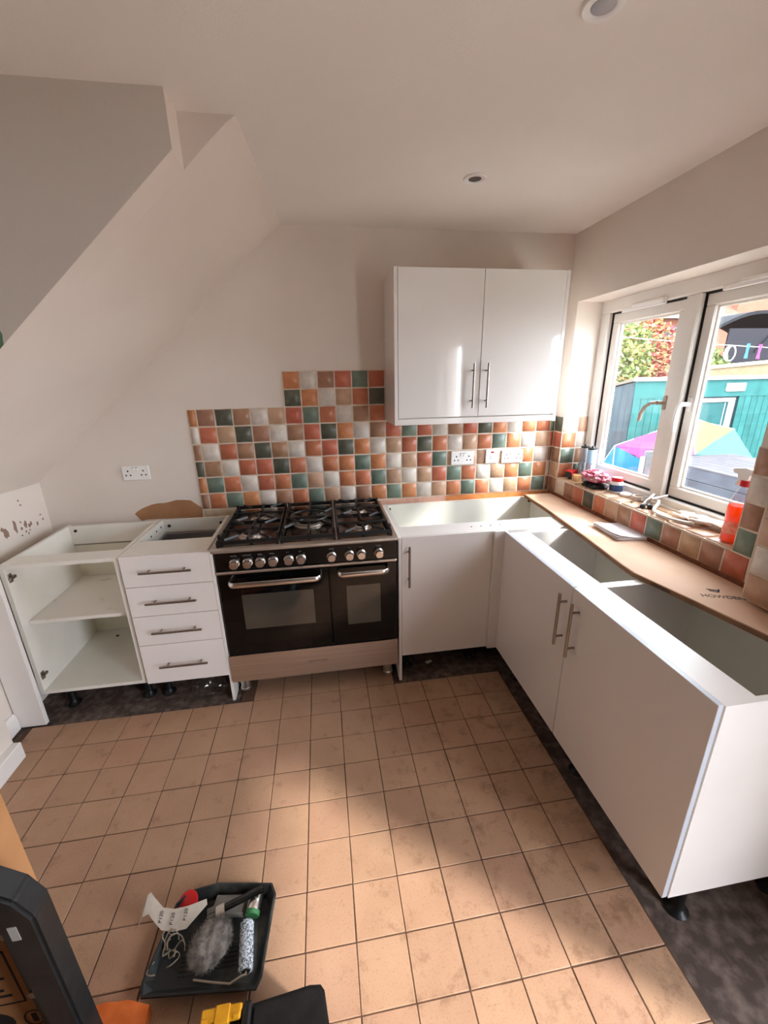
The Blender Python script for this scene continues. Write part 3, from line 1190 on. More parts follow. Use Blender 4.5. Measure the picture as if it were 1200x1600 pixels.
oven_door(K0 + .004, -1.5325, -1.970, -1.615, .434, .632, -2.012, -1.572, .714)
oven_door(-1.5285, K1 - .004, -1.446, -1.269, .403, .632, -1.486, -1.230, .722)
for x in (-2.034, -1.226):
    for y in (-.552, -.10):
        b = B()
        b.lathe([(.030, 0), (.030, .012), (.026, .016), (.026, .112)], (x, y, 0 if y < -.3 else -.012), (0, 0, 1), 18)
        obj('foot', b, M_steel, K, smooth=True)
b = B(); b.box(K0 + .02, K1 - .02, -.60, -.56, .098, .112); obj('lower_edge', b, M_blackpanel, K)

# ================================================================== SOCKETS, LIGHTS
def socket(x0, x1, z0, z1, label, kind='double', frame=None):
    y = -.0028 if x0 > -2 else WY
    S = thing('wall_socket' if kind == 'double' else 'wall_switch', label, 'socket' if kind == 'double' else 'switch', ((x0 + x1) / 2, y, z0), 'white double wall sockets' if kind == 'double' else None)
    b = B(); b.box(x0, x1, y - .011, y, z0, z1, .003, 2); obj('plate', b, M_plastw, S)
    cx = (x0 + x1) / 2
    yy = y - .0112
    if kind == 'double':
        for sx in (-1, 1):
            c = cx + sx * .042
            b = B()
            b.box(c - .004, c + .004, yy - .0004, yy + .001, z0 + .050, z0 + .059)
            for q in (-.012, .012):
                b.box(c + q - .004, c + q + .004, yy - .0004, yy + .001, z0 + .026, z0 + .034)
            obj('socket_hole', b, M_dot, S)
            b = B()
            c2 = cx + sx * .010
            b.box(c2 - .0065, c2 + .0065, yy - .004, yy + .001, z0 + .054, z0 + .076, .0015)
            obj('rocker', b, M_plastw, S)
            b = B()
            b.box(c2 - .0065, c2 + .0065, yy - .0042, yy - .003, z0 + .0745, z0 + .0765)
            obj('rocker_marking', b, M_dot, S)
    else:
        b = B(); b.box(cx - .012, cx + .012, yy - .004, yy + .001, z0 + .022, z0 + .052, .002); obj('rocker', b, M_plastw, S)
        b = B(); b.box(cx - .008, cx + .008, yy - .0045, yy - .003, z0 + .030, z0 + .034); obj('rocker_marking', b, M_dot, S)
        b = B(); b.box(cx - .011, cx + .011, yy - .001, yy + .001, z0 + .066, z0 + .076); obj('neon_lamp', b, mat('neon_red', (150, 40, 50), .3), S)
    return S


socket(-2.688, -2.540, 1.106, 1.190, 'white double socket alone on the pink wall above the open unit')
socket(-.704, -.552, 1.105, 1.195, 'white double socket on the tiles, left of the small square switch')
socket(-.470, -.380, 1.107, 1.197, 'white square switch between two double sockets on the tiles', 'switch')
socket(-.359, -.212, 1.103, 1.189, 'white double socket on the tiles, nearest the window corner')

for lab, x, y in (('small white recessed downlight in the ceiling near the wall cabinet', -.836, -.605), ('white recessed downlight cut off by the top of the photo', -.850, -1.428)):
    T = thing('ceiling_downlight', lab, 'ceiling light', (x, y, CZ - .006), 'recessed ceiling downlights')
    b = B()
    b.lathe([(.046, 0), (.047, -.003), (.043, -.007), (.030, -.007), (.026, -.004), (.026, .004)], (x, y, CZ), (0, 0, 1), 28, cap=False)
    obj('ring', b, M_plastw, T, smooth=True)
    b = B()
    b.lathe([(.026, 0), (.020, .002), (0, .003)], (x, y, CZ - .0045), (0, 0, 1), 24)
    obj('lamp_lens', b, mat('unlit_lamp_lens', (120, 112, 112), .2, .6), T, smooth=True)

#=OBJECTS2=#
# ================================================================== THINGS ON THE UNITS AND THE SILL
def crumple(b, c, r, seed, amp=.35, sub=4, flat=1.0, freq=3.0, zmin=None):
    """crumpled lump: icosphere pushed by ridged noise"""
    res = bmesh.ops.create_icosphere(b.bm, subdivisions=sub, radius=1)
    off = Vector((seed * 3.1, seed * 1.7, seed * .9))
    for v in res['verts']:
        n = v.co.normalized()
        k = 1 - abs(noise.noise(n * freq + off)) * 2
        k2 = 1 - abs(noise.noise(n * freq * 2.3 + off)) * 2
        d = 1 + amp * (k * .6 + k2 * .35)
        v.co = Vector((c[0] + n.x * d * r[0], c[1] + n.y * d * r[1], c[2] + n.z * d * r[2] * flat))
        if zmin is not None and v.co.z < zmin:
            v.co.z = zmin + .0005 * (n.x + 1)
    b._mi({f for v in res['verts'] for f in v.link_faces})
    return b


SZ = RZ0 + .0095     # top of the sill tiles

# cardboard sheet along the wall
T = thing('cardboard_sheet', 'long brown cardboard packing strip lying along the back of the window units', 'cardboard', (-.12, -.9, ZT + .001))
b = B()
pl = [(-.195, -.055), (-.21, -.30), (-.229, -.518), (-.262, -.80), (-.308, -1.15), (-.312, -1.22), (-.262, -1.45), (-.222, -1.66), (-.20, -1.90), (-.012, -1.90), (-.012, -.055)]
bmv = []
b.prism(pl, 2, ZT + .0035, ZT + .019)
obj('sheet', b, M_kraft, T)
b = B()
off = [(x - .004, y) for x, y in pl[:9]]
b.prism(off + [(x + .0035, y) for x, y in pl[:9]][::-1], 2, ZT + .0015, ZT + .0195)
obj('front_flap', b, mat('kraft_edge', (150, 110, 80), .9, c2=(128, 92, 66), nscale=12), T)
zt = ZT + .0198
text('HOWDENS', .030, (-.212, -1.428, zt), (1, -.40, 0), (.40, 1, 0), M_print, T)
b = B()
for a, c in (((-.150, -1.395), (-.128, -1.412)), ((-.128, -1.412), (-.110, -1.395)), ((-.150, -1.385), (-.118, -1.402))):
    a3, c3 = Vector((*a, 0)), Vector((*c, 0))
    d = (c3 - a3).normalized()
    s = Vector((-d.y, d.x, 0)) * .003
    b.prism([(a3 - s)[:2], (c3 - s)[:2], (c3 + s)[:2], (a3 + s)[:2]], 2, zt - .001, zt + .0002)
obj('printed_emblem', b, M_print, T)
text('HOWDENS', .015, (-.3015, -1.295, ZT + .0055), (.217, -1, 0), (0, 0, 1), M_print, T)

# paper pad
T = thing('paper_pad', 'curled white paper pad lying on the cardboard below the sill', 'paper', (-.075, -.81, ZT + .020))
M_paper = mat('white_paper', (236, 236, 244), .7)
zz = ZT + .0205


def page(z, lift, tw=0.0, name='page'):
    b = B()
    n = 10
    R = Matrix.Rotation(-.10 + tw, 4, 'Z')
    vs = []
    for i in range(n + 1):
        row = []
        for j in (0, 1, 2):
            u, v = i / n - .5, j / 2 - .5
            p = R @ Vector((v * .145, u * .215, 0))
            h = lift * (max(0, -v + .0) ** 1.5) * 2 + lift * .5 * max(0, -u) ** 2 * 4 * (.5 - v)
            row.append((b.bm.verts.new((p.x - .072, p.y - .812, z + h)), b.bm.verts.new((p.x - .072, p.y - .812, z + h + .0028))))
        vs.append(row)
    for i in range(n):
        for j in range(2):
            for k in (0, 1):
                b.bm.faces.new((vs[i][j][k], vs[i + 1][j][k], vs[i + 1][j + 1][k], vs[i][j + 1][k]))
    for j in range(2):
        b.bm.faces.new((vs[0][j][0], vs[0][j + 1][0], vs[0][j + 1][1], vs[0][j][1]))
        b.bm.faces.new((vs[n][j][0], vs[n][j + 1][0], vs[n][j + 1][1], vs[n][j][1]))
    for i in range(n):
        for j in (0, 2):
            b.bm.faces.new((vs[i][j][0], vs[i + 1][j][0], vs[i + 1][j][1], vs[i][j][1]))
    return obj(name, b, M_paper, T, smooth=True)


for k in range(4):
    page(zz + k * .0033, .004 + .004 * k, (0, .03, -.02, .04)[k])
b = B()
for i in range(7):
    b.box(-.115, -.035, -.74 - i * .022, -.7385 - i * .022, zz + .0175, zz + .018)
b.bm.free()

# spray bottle
BX, BY = .062, -1.252
T = thing('spray_bottle', 'clear spray bottle of orange cleaner with white trigger on the sill', 'bottle', (BX, BY, SZ))
b = B()
prof = [(.030, 0), (.036, .003), (.039, .010), (.0365, .045), (.0345, .075), (.037, .105), (.0375, .140), (.033, .172), (.022, .205), (.0145, .222), (.0135, .232)]
b.lathe(prof, (BX, BY, SZ), seg=24, cap=False)
obj('bottle_body', b, glass_mat('clear_plastic', (.90, .90, .92, 1), .10, 2.2), T, smooth=True)
b = B()
b.lathe([(.0, .003), (.029, .003), (.036, .008), (.0375, .012), (.0352, .045), (.0332, .075), (.0357, .105), (.0362, .140), (.0348, .150), (0, .150)], (BX, BY, SZ), seg=24)
ml = mat('orange_cleaner', (255, 92, 28), .12)
nt = ml.node_tree
tl = nt.nodes.new('ShaderNodeBsdfTranslucent')
tl.inputs['Color'].default_value = lin((255, 132, 60))
mxs = nt.nodes.new('ShaderNodeMixShader')
mxs.inputs[0].default_value = .8
nt.links.new(nt.nodes['Principled BSDF'].outputs[0], mxs.inputs[1])
nt.links.new(tl.outputs[0], mxs.inputs[2])
nt.links.new(mxs.outputs[0], nt.nodes['Material Output'].inputs['Surface'])
obj('orange_liquid', b, ml, T, smooth=True)
b = B()
lab = [(.0372, .040), (.0352, .075), (.0362, .088)]
b.lathe(lab, (BX, BY, SZ), seg=24, cap=False)
lb = obj('label', b, mat('bottle_label', (246, 120, 84), .4, c2=(250, 180, 160), nscale=60), T, smooth=True)
b = B()
b.lathe([(.0165, .226), (.0175, .229), (.0175, .245), (.0155, .250)], (BX, BY, SZ), seg=20)
obj('collar', b, mat('red_plastic', (196, 26, 30), .35), T, smooth=True)
b = B()
zt = SZ + .25
b.prism([(BY + .052, zt + .030), (BY + .045, zt + .038), (BY + .0, zt + .046), (BY - .030, zt + .042), (BY - .036, zt + .030), (BY - .016, zt + .020), (BY - .012, zt), (BY + .012, zt), (BY + .016, zt + .018), (BY + .045, zt + .022)], 0, BX - .012, BX + .012)
obj('spray_head', b, M_plastw, T)
b = B()
b.prism([(BY + .020, zt + .020), (BY + .034, zt + .020), (BY + .030, zt - .004), (BY + .036, zt - .026), (BY + .030, zt - .027), (BY + .020, zt - .004)], 0, BX - .006, BX + .006)
obj('trigger', b, M_plastw, T)

# sealant tubes
M_silver = mat('silver_foil_print', (150, 150, 153), .4, .3)
for x, y, m, lab in ((.122, -.180, M_silver, 'silver sealant cartridge standing at the tiled window reveal'), (.120, -.252, mat('pale_blue_print', (150, 188, 214), .4), 'pale blue and white sealant cartridge beside the window frame')):
    T = thing('sealant_tube', lab, 'cartridge', (x, y, SZ), 'sealant cartridges on the sill')
    b = B(); b.lathe([(.026, 0), (.027, .004), (.027, .205), (.025, .208)], (x, y, SZ), seg=22); obj('tube', b, m, T, smooth=True)
    b = B(); b.lathe([(.0272, .2025), (.0275, .2105), (.022, .212), (.010, .213), (.008, .222), (.004, .226)], (x, y, SZ), seg=20); obj('cap', b, M_blackpl, T, smooth=True)
    b = B(); b.lathe([(.0273, .03), (.0273, .12)], (x, y, SZ), seg=22, cap=False); obj('label', b, mat('white_label', (170, 178, 188), .5, c2=(104, 120, 146), nscale=90, nlo=.5, nhi=.6), T, smooth=True)

# red and black tape measure, wood block
T = thing('tape_measure', 'red and black tape measure in the corner of the window sill', 'tape measure', (.075, -.150, SZ))
MR = Matrix.Translation((.066, -.150, SZ)) @ Matrix.Rotation(.35, 4, 'Z') @ Matrix.Scale(1.12, 4)
b = B(); b.box(-.036, .036, -.018, .018, 0, .045, .008, 2, mx=MR); obj('case', b, M_blackpl, T)
b = B(); b.box(-.030, .034, -.0195, .0195, .012, .050, .007, 2, mx=MR); obj('red_shell', b, mat('red_shell_plastic', (226, 36, 42), .35), T)
b = B(); b.box(-.046, -.034, -.010, .010, .003, .010, .001, mx=MR); obj('hook', b, M_nickel, T)
b = B(); b.box(-.024, .024, -.020, .020, 0, .042, .002, mx=Matrix.Translation((.057, -.222, SZ)) @ Matrix.Rotation(-.35, 4, 'Z'))
tag(obj('wood_block', b, mat('pine_offcut', (206, 164, 116), .7, c2=(184, 138, 92), nscale=6, stretch=(30, 2, 2))), 'small pale wood offcut in front of the tape measure', 'block')

# pink cloth, black gloves
b = B()
crumple(b, (.078, -.378, SZ + .066), (.048, .070, .026), 4, .62, 5, freq=2.4)
tag(obj('pink_cloth', b, mat('pink_cloth_weave', (182, 84, 110), .95, c2=(222, 182, 188), nscale=26, nlo=.48, nhi=.62, bump=.4, bscale=200), smooth=True), 'crumpled pink and white cloth heaped on black gloves', 'cloth')
b = B()
M_gl = mat('black_glove_rubber', (26, 26, 28), .55, c2=(120, 120, 122), nscale=30, nlo=.62, nhi=.7)
crumple(b, (.080, -.378, SZ + .014), (.046, .082, .012), 9, .2, 4, zmin=SZ + .0002)
for k in range(4):
    y = -.335 - k * .030
    b.tube([(.05, y, SZ + .012), (.036, y - .004, SZ + .014), (.022, y - .010, SZ + .010)], .011, 8)
tag(obj('work_gloves', b, M_gl, smooth=True), 'black and grey work gloves squashed under the pink cloth', 'gloves')

# white tub with red lid
T = thing('filler_tub', 'white tub with blue label and red lid beside the pink cloth', 'tub', (.118, -.505, SZ))
c = (.118, -.505, SZ)
b = B(); b.lathe([(.032, 0), (.034, .003), (.034, .056), (.030, .064), (.026, .066)], c, seg=26); obj('tub', b, M_plastw, T, smooth=True)
b = B(); b.lathe([(.0345, .010), (.0345, .046)], c, seg=26, cap=False); obj('label', b, mat('blue_label', (52, 82, 128), .45, c2=(30, 52, 92), nscale=40), T, smooth=True)
b = B(); b.lathe([(.029, .064), (.030, .066), (.030, .082), (.027, .086), (0, .086)], c, seg=26); obj('lid', b, mat('red_plastic', (196, 26, 30), .35), T, smooth=True)
b = B(); b.lathe([(.027, 0), (.029, .004), (.029, .013), (.024, .017), (0, .018)], (.118, -.588, SZ), seg=24)
tag(obj('plastic_disc', b, M_plastw, smooth=True), 'loose round white plastic disc lying right of the red lidded tub', 'cap')
b = B(); b.lathe([(.020, 0), (.030, 0), (.030, .020), (.020, .020), (.020, 0)], (.135, -.662, SZ), seg=26, cap=False)
tag(obj('tape_roll', b, mat('masking_tape', (206, 190, 176), .7), smooth=True), 'small roll of pale tape lying below the window mullion', 'tape')

# pile of brass and chrome fittings
T = thing('tap_fitting', 'chrome tap valve with black ends lying under the window mullion', 'tap', (.095, -.765, SZ))
b = B()
b.cyl((.050, -.800, SZ + .014), (.120, -.745, SZ + .020), .010, 12)
b.cyl((.120, -.745, SZ + .020), (.160, -.735, SZ + .045), .008, 12)
b.cyl((.085, -.772, SZ + .016), (.100, -.790, SZ + .042), .009, 12)
obj('valve_body', b, M_chrome, T, smooth=True)
for p, q in (((.030, -.815, SZ + .013), (.050, -.800, SZ + .014)), ((.060, -.828, SZ + .012), (.085, -.800, SZ + .014))):
    b = B(); b.cyl(p, q, .012, 12); obj('rubber_end', b, M_blackpl, T, smooth=True)
b = B(); b.cyl((.10, -.79, SZ + .042), (.17, -.805, SZ + .060), .006, 10); obj('lever', b, M_chrome, T, smooth=True)
b = B(); b.lathe([(.012, 0), (.020, .003), (.020, .012), (.012, .020), (.008, .030)], (.135, -.708, SZ), seg=16)
tag(obj('plastic_nut', b, mat('grey_plastic', (176, 170, 164), .5), smooth=True), 'grey plastic pipe nut standing between tape roll and tap valve', 'pipe fitting')
b = B()
b.cyl((.085, -.690, SZ + .004), (.062, -.705, SZ + .004), .0035, 8)
b.cyl((.062, -.705, SZ + .004), (.058, -.7085, SZ + .004), .006, 8)
tag(obj('loose_screw', b, M_nickel, smooth=True), 'small loose screw on the sill in front of the tape roll', 'screw')

# white waste pipe / flex
pts = [(.135, -.795, SZ + .030), (.115, -.815, SZ + .022), (.080, -.835, SZ + .010), (.045, -.872, SZ + .0085), (.028, -.92, SZ + .0085), (.026, -.98, SZ + .0085), (.045, -1.03, SZ + .0085), (.070, -1.075, SZ + .0085)]
b = B(); b.tube(pts, .0075, 10)
tag(obj('white_hose', b, mat('white_hose_plastic', (226, 220, 210), .45), smooth=True), 'thin white hose curving along the front of the sill', 'hose')

# white gloves on the sill
M_rag = mat('dusty_white_cotton', (232, 220, 206), .95, c2=(190, 168, 146), nscale=18, nlo=.45, nhi=.75, bump=.4, bscale=90)


def glove(c, ang, L, label):
    b = B()
    n = Vector((cos(ang), sin(ang), 0))
    s = Vector((-n.y, n.x, 0))
    c = Vector(c)
    for k in range(4):
        a = c + s * (.022 - k * .015)
        q = (.055, .066, .062, .048)[k] * L
        b.tube([a, a + n * q * .5 + Vector((0, 0, .005)), a + n * q], .009, 8, flat=(.0085, .007))
    b.tube([c - n * .03 + s * .03, c + s * .05 + n * .005, c + s * .055 + n * .03], .009, 8, flat=(.0095, .007))
    b.tube([c - n * .085 * L, c - n * .05 * L + Vector((0, 0, .003)), c - n * .01, c + n * .012], .03, 12, flat=(.036, .010))
    lo = min(v.co.z for v in b.bm.verts)
    for v in b.bm.verts:
        v.co.z += SZ - lo + (.0 if v.co.z > lo + .004 else 0) + c.z + .003 * noise.noise(v.co * 40) + .003
    tag(obj('cotton_glove', b, M_rag, smooth=True), label, 'glove', 'dusty white gloves on the sill')


glove((.135, -.985, 0), radians(70), 1.0, 'dusty white cotton glove lying against the window frame on the sill')
glove((.120, -1.08, .014), radians(100), 1.0, 'dusty white cotton glove nearest the orange spray bottle')

# ================================================================== FLOOR THINGS
# plastic bag under the drawers and scrap under the corner unit
b = B()
crumple(b, (-2.235, -.535, .026), (.072, .052, .030), 13, .5, 4, zmin=-.0115, freq=2.8)
M_bag = glass_mat('clear_polythene', (.93, .93, .93, 1), .12, 3.5)
tag(obj('plastic_bag', b, M_bag), 'crumpled clear plastic bag on the floor under the drawer unit', 'bag')
b = B(); b.box(-.02, .02, -.011, .011, 0, .003, mx=Matrix.Translation((-.96, -.50, -.0118)) @ Matrix.Rotation(.4, 4, 'Z'))
tag(obj('packing_scrap', b, M_plastw), 'small white scrap on bare floor under the corner unit', 'scrap')

# roller tray
RIM = [(-2.112, -1.792), (-1.800, -1.823), (-1.786, -1.800), (-1.763, -1.615), (-1.778, -1.583), (-1.955, -1.553), (-2.045, -1.562), (-2.078, -1.592), (-2.120, -1.765)]
cx = sum(p[0] for p in RIM) / len(RIM)
cy = sum(p[1] for p in RIM) / len(RIM)


def inset(k, dx=0.0, dy=0.0):
    return [(cx + dx + (x - cx) * k, cy + dy + (y - cy) * k) for x, y in RIM]


b = B()


def ringz(pts, zf):
    return [b.bm.verts.new((x, y, zf(x, y))) for x, y in pts]


rz = lambda x, y: .062 - .020 * max(0, (-1.62 - y)) / .2
fz = lambda x, y: .012 + .020 * max(0, min(1, (-1.66 - y) / .13))
R_ = [ringz(inset(1.0), lambda x, y: rz(x, y) - .008), ringz(inset(1.0), rz), ringz(inset(.965), rz), ringz(inset(.86), fz)]
mid = [ringz(inset(.45), fz), ]
R_ += mid
for A, C in zip(R_, R_[1:]):
    for i in range(len(A)):
        j = (i + 1) % len(A)
        b.bm.faces.new((A[i], A[j], C[j], C[i]))
b.bm.faces.new(R_[-1])
O_ = [R_[0], ringz(inset(.95), lambda x, y: rz(x, y) - .009), ringz(inset(.84), lambda x, y: .0008), ringz(inset(.4), lambda x, y: .0008)]
for A, C in zip(O_, O_[1:]):
    for i in range(len(A)):
        j = (i + 1) % len(A)
        b.bm.faces.new((A[i], C[i], C[j], A[j]))
b.bm.faces.new(O_[-1][::-1])
T = thing('paint_tray', 'black plastic paint roller tray full of decorating tools on the tiles', 'paint tray', (-1.94, -1.68, 0))
obj('tray', b, mat('tray_plastic', (40, 42, 42), .5, c2=(92, 92, 88), nscale=12, nlo=.55, nhi=.8, bump=.15), T)
b = B()
for k in range(7):
    y = -1.690 - k * .011
    z = fz(0, y)
    b.box(-2.03, -1.86, y - .0015, y + .0015, z - .003, z + .0025)
o = obj('ramp_ribs', b, M_blackpl, T)
o['kind'] = 'stuff'
b = B()
rnd = random.Random(5)
for k in range(12):
    x, y = rnd.choice([(-2.06, -1.66), (-2.05, -1.70), (-2.075, -1.735), (-2.06, -1.68), (-2.04, -1.72)])
    x += rnd.uniform(-.02, .02)
    y += rnd.uniform(-.02, .02)
    a = rnd.uniform(0, 6.28)
    pts = []
    r0 = rnd.uniform(.012, .022)
    for i in range(7):
        t = a + i * .55
        pts.append((x + r0 * cos(t), y + r0 * sin(t), .056 + .010 * sin(i * .9 + k)))
    b.tube(pts, .0017, 5)
o = obj('wood_shavings', b, mat('pale_shavings', (150, 138, 120), .9))
o['kind'] = 'stuff'
tag(o, 'curly pale shavings scattered in the black tray', 'shavings')

# fluffy roller sleeve
b = B()
c0 = Vector((-1.943, -1.712, .062))
rnd = random.Random(11)
res = bmesh.ops.create_icosphere(b.bm, subdivisions=4, radius=1)
for v in res['verts']:
    n = v.co.copy()
    d = 1 + .16 * noise.noise(n * 3.2)
    v.co = c0 + Vector((n.x * .056 * d + .012 * n.y, n.y * .059 * d, max(n.z, -.9) * .026 * d))
for k in range(2600):
    n = Vector((rnd.gauss(0, 1), rnd.gauss(0, 1), abs(rnd.gauss(0, .8)))).normalized()
    d = 1 + .16 * noise.noise(n * 3.2)
    p = c0 + Vector((n.x * .056 * d + .012 * n.y, n.y * .059 * d, n.z * .026 * d))
    t = n.cross(Vector((rnd.uniform(-1, 1), rnd.uniform(-1, 1), rnd.uniform(-1, 1)))).normalized()
    e = p + (n * .5 + t) * rnd.uniform(.008, .018)
    if e.z < .03:
        e.z = .03
    s = n.cross(t) * .0005
    f = b.bm.faces.new([b.bm.verts.new(q) for q in (p - s, p + s, e)])
tag(obj('lambswool_mitt', b, mat('grey_wool', (112, 104, 98), .95, c2=(176, 168, 160), nscale=40), normals=False), 'fluffy grey lambswool pad filling the middle of the black tray', 'paint pad')

# small roller with wire arm
T = thing('paint_roller', 'small mottled white and grey paint roller at right end of tray', 'paint roller', (-1.842, -1.735, .03))
p0, p1 = Vector((-1.843, -1.676, .064)), Vector((-1.828, -1.795, .070))
ax = (p1 - p0)
Ln = ax.length
b = B()
b.lathe([(.010, 0), (.015, .002), (.0185, .008), (.0185, Ln - .006), (.016, Ln), (.008, Ln)], p0, ax, 20)
rnd = random.Random(2)
q = ax.normalized().to_track_quat('Z', 'Y').to_matrix()
for k in range(900):
    a, h = rnd.uniform(0, 2 * pi), rnd.uniform(.004, Ln - .002)
    r0 = .0180
    o_ = p0 + q @ Vector((r0 * cos(a), r0 * sin(a), h))
    e = p0 + q @ Vector(((r0 + .0035) * cos(a + .15), (r0 + .0035) * sin(a + .15), h + rnd.uniform(-.004, .004)))
    s = q @ Vector((0, 0, .0012))
    b.bm.faces.new([b.bm.verts.new(z) for z in (o_ - s, o_ + s, e)])
obj('sleeve', b, mat('painted_pile', (212, 220, 228), .7, c2=(84, 92, 104), nscale=190, nlo=.45, nhi=.6, bump=.5, bscale=150), T, normals=False)
b = B()
b.cyl(p1 - ax.normalized() * .003, p1 + ax.normalized() * .001, .012, 14)
obj('end_cap', b, M_blackpl, T, smooth=True)
b = B()
b.tube([p1 - ax * .02, p1 + ax.normalized() * .006, p1 + Vector((-.010, -.008, .002)), (-1.869, -1.812, .066), (-1.92, -1.800, .064), (-1.973, -1.785, .060)], .0028, 8)
obj('wire_arm', b, mat('paint_stained_wire', (170, 158, 138), .5, .5), T, smooth=True)

# paint brush
T = thing('paint_brush', 'paint brush with long black handle lying across the tray', 'paint brush', (-1.89, -1.615, .04))
pb, pe = Vector((-1.925, -1.627, .058)), Vector((-1.803, -1.604, .078))
d = (pe - pb)
b = B()
b.tube([pb, pb + d * .08, pb + d * .2, pb + d * .4, pb + d * .62, pb + d * .85, pe], .01, 10, flat=(.012, .006))
obj('handle', b, mat('gloss_black_lacquer', (12, 12, 13), .15, coat=.5), T, smooth=True)
b = B()
n = d.normalized()
b.tube([pb + n * .004, pb - n * .022], .02, 12, flat=(.019, .008))
obj('ferrule', b, M_steel, T, smooth=True)
b = B()
rnd = random.Random(8)
for k in range(60):
    s = n.cross(Vector((0, 0, 1))) * rnd.uniform(-.018, .018) + Vector((0, 0, rnd.uniform(-.006, .006)))
    b.tube([pb - n * .020 + s, pb - n * .050 + s * 1.08], .0014, 4)
o = obj('bristles', b, mat('bristle_grey', (120, 112, 104), .9), T)
o['kind'] = 'stuff'

# small tin with green base
T = thing('small_tin', 'small shiny metal tin with green base at far right of tray', 'tin', (-1.832, -1.625, .018))
tp, tq = Vector((-1.836, -1.645, .039)), Vector((-1.828, -1.598, .045))
b = B(); b.lathe([(.021, 0), (.022, .002), (.022, .044), (.021, .047), (.010, .0475), (0, .0475)], tp, tq - tp, 24); obj('can', b, M_chrome, T, smooth=True)
b = B(); b.lathe([(.0, -.006), (.021, -.006), (.0228, -.004), (.0228, .006)], tp, tq - tp, 24); obj('green_base', b, mat('green_plastic', (62, 120, 74), .5), T, smooth=True)

# red lid, grey sponge, sandpaper strip
b = B(); b.lathe([(.0, 0), (.030, 0), (.032, .002), (.032, .006), (.029, .0075), (0, .007)], (-2.043, -1.590, .050), (-.15, -.35, 1), 28)
tag(obj('red_disc', b, mat('red_plastic', (196, 26, 30), .35), smooth=True), 'round bright red disc in the far left of the tray', 'lid')
b = B(); b.box(-.052, .052, -.026, .026, 0, .022, .003, mx=Matrix.Translation((-1.912, -1.607, .0175)) @ Matrix.Rotation(-.15, 4, 'Z'))
tag(obj('sanding_block', b, mat('grey_abrasive', (128, 122, 114), .95, bump=.4, bscale=300)), 'grey sanding block lying under the brush in the tray', 'sanding block')
T = thing('sandpaper_strip', 'curled pale strip of sandpaper hanging over the left of the tray', 'sandpaper', (-2.09, -1.615, .04))
top = [(-1.975, -1.612, .092), (-2.03, -1.620, .088), (-2.07, -1.620, .086), (-2.105, -1.612, .088), (-2.135, -1.590, .104), (-2.150, -1.577, .112), (-2.160, -1.580, .104), (-2.176, -1.592, .072)]
b = B()
vs = []
for i, p in enumerate(top):
    p = Vector(p)
    wv = Vector((.004, -.044, -.026)) if i < 6 else Vector((-.002, -.046, -.018))
    if i == 0:
        wv = Vector((.004, -.012, -.006))
    vs.append([b.bm.verts.new(p + wv * t + Vector((0, 0, e))) for t in (0, 1) for e in (0, -.0008)])
for A, C in zip(vs, vs[1:]):
    b.bm.faces.new((A[0], A[2], C[2], C[0]))
    b.bm.faces.new((A[1], A[3], C[3], C[1]))
    b.bm.faces.new((A[0], A[1], C[1], C[0]))
    b.bm.faces.new((A[2], A[3], C[3], C[2]))
for A in (vs[0], vs[-1]):
    b.bm.faces.new((A[0], A[1], A[3], A[2]))
obj('strip', b, mat('abrasive_backing', (206, 196, 182), .85, c2=(186, 174, 158), nscale=20), T, smooth=True)
for k, (x, y, z) in enumerate(((-2.030, -1.650, .0735), (-2.068, -1.653, .0705), (-2.104, -1.644, .0725))):
    text('P120', .014, (x, y, z), (.1, .8, .5), (-1, .12, .0), M_print, T, 'printed_grade')

# tool case with yellow latch
T = thing('tool_case', 'black plastic tool case with yellow latch on the floor by the tray', 'tool case', (-1.76, -2.06, 0))
b = B()
b.prism([(-1.780, -1.914), (-1.640, -1.903), (-1.612, -1.906), (-1.602, -1.918), (-1.592, -1.975), (-1.578, -2.02), (-1.570, -2.26), (-1.780, -2.26)], 2, 0.0, .200)
bmesh.ops.bevel(b.bm, geom=[e for e in b.bm.edges if all(v.co.z > .19 for v in e.verts)], offset=.010, segments=3, affect='EDGES')
body = obj('case_body', b, M_blackpl, T)
b = B()
b.box(-1.800, -1.776, -2.25, -1.908, .0, .203, .008, 2)
obj('corner_rib', b, M_blackpl, T)
b = B()
b.box(-1.960, -1.798, -2.26, -1.925, 0, .185, .008, 2)
obj('front_section', b, M_blackpl, T)
M_yel = mat('yellow_latch_plastic', (236, 168, 34), .4, c2=(214, 146, 24), nscale=30)
b = B()
b.box(-1.895, -1.800, -1.925, -1.912, .150, .205, .003)
b.box(-1.895, -1.802, -1.940, -1.912, .196, .206, .003)
lt = obj('latch', b, M_yel, T)
b = B(); b.box(-1.862, -1.828, -1.944, -1.910, .188, .2085, .002); obj('latch_tongue', b, M_yel, lt)
for x in (-1.885, -1.812):
    b = B(); b.cyl((x - .006, -1.934, .203), (x + .006, -1.934, .203), .006, 10); obj('hinge_pin', b, M_yel, lt, smooth=True)

# tall cardboard flat pack and the black frame in front of it
T = thing('cardboard_box', 'tall brown cardboard flat pack standing at lower left with printed symbols', 'cardboard box', (-2.6, -1.80, 0))
b = B()
b.prism([(-2.252, -1.775), (-2.252, -1.842), (-2.95, -1.842), (-2.95, -1.775)], 2, 0, .92)
obj('carton', b, M_kraft2, T)
yf = -1.8425
M_pr = M_print
b = B()


def ring_rect(b, x0, x1, z0, z1, w=.004):
    for a in ((x0, x1, z0, z0 + w), (x0, x1, z1 - w, z1), (x0, x0 + w, z0, z1), (x1 - w, x1, z0, z1)):
        b.box(a[0], a[1], yf - .0004, yf + .0005, a[2], a[3])


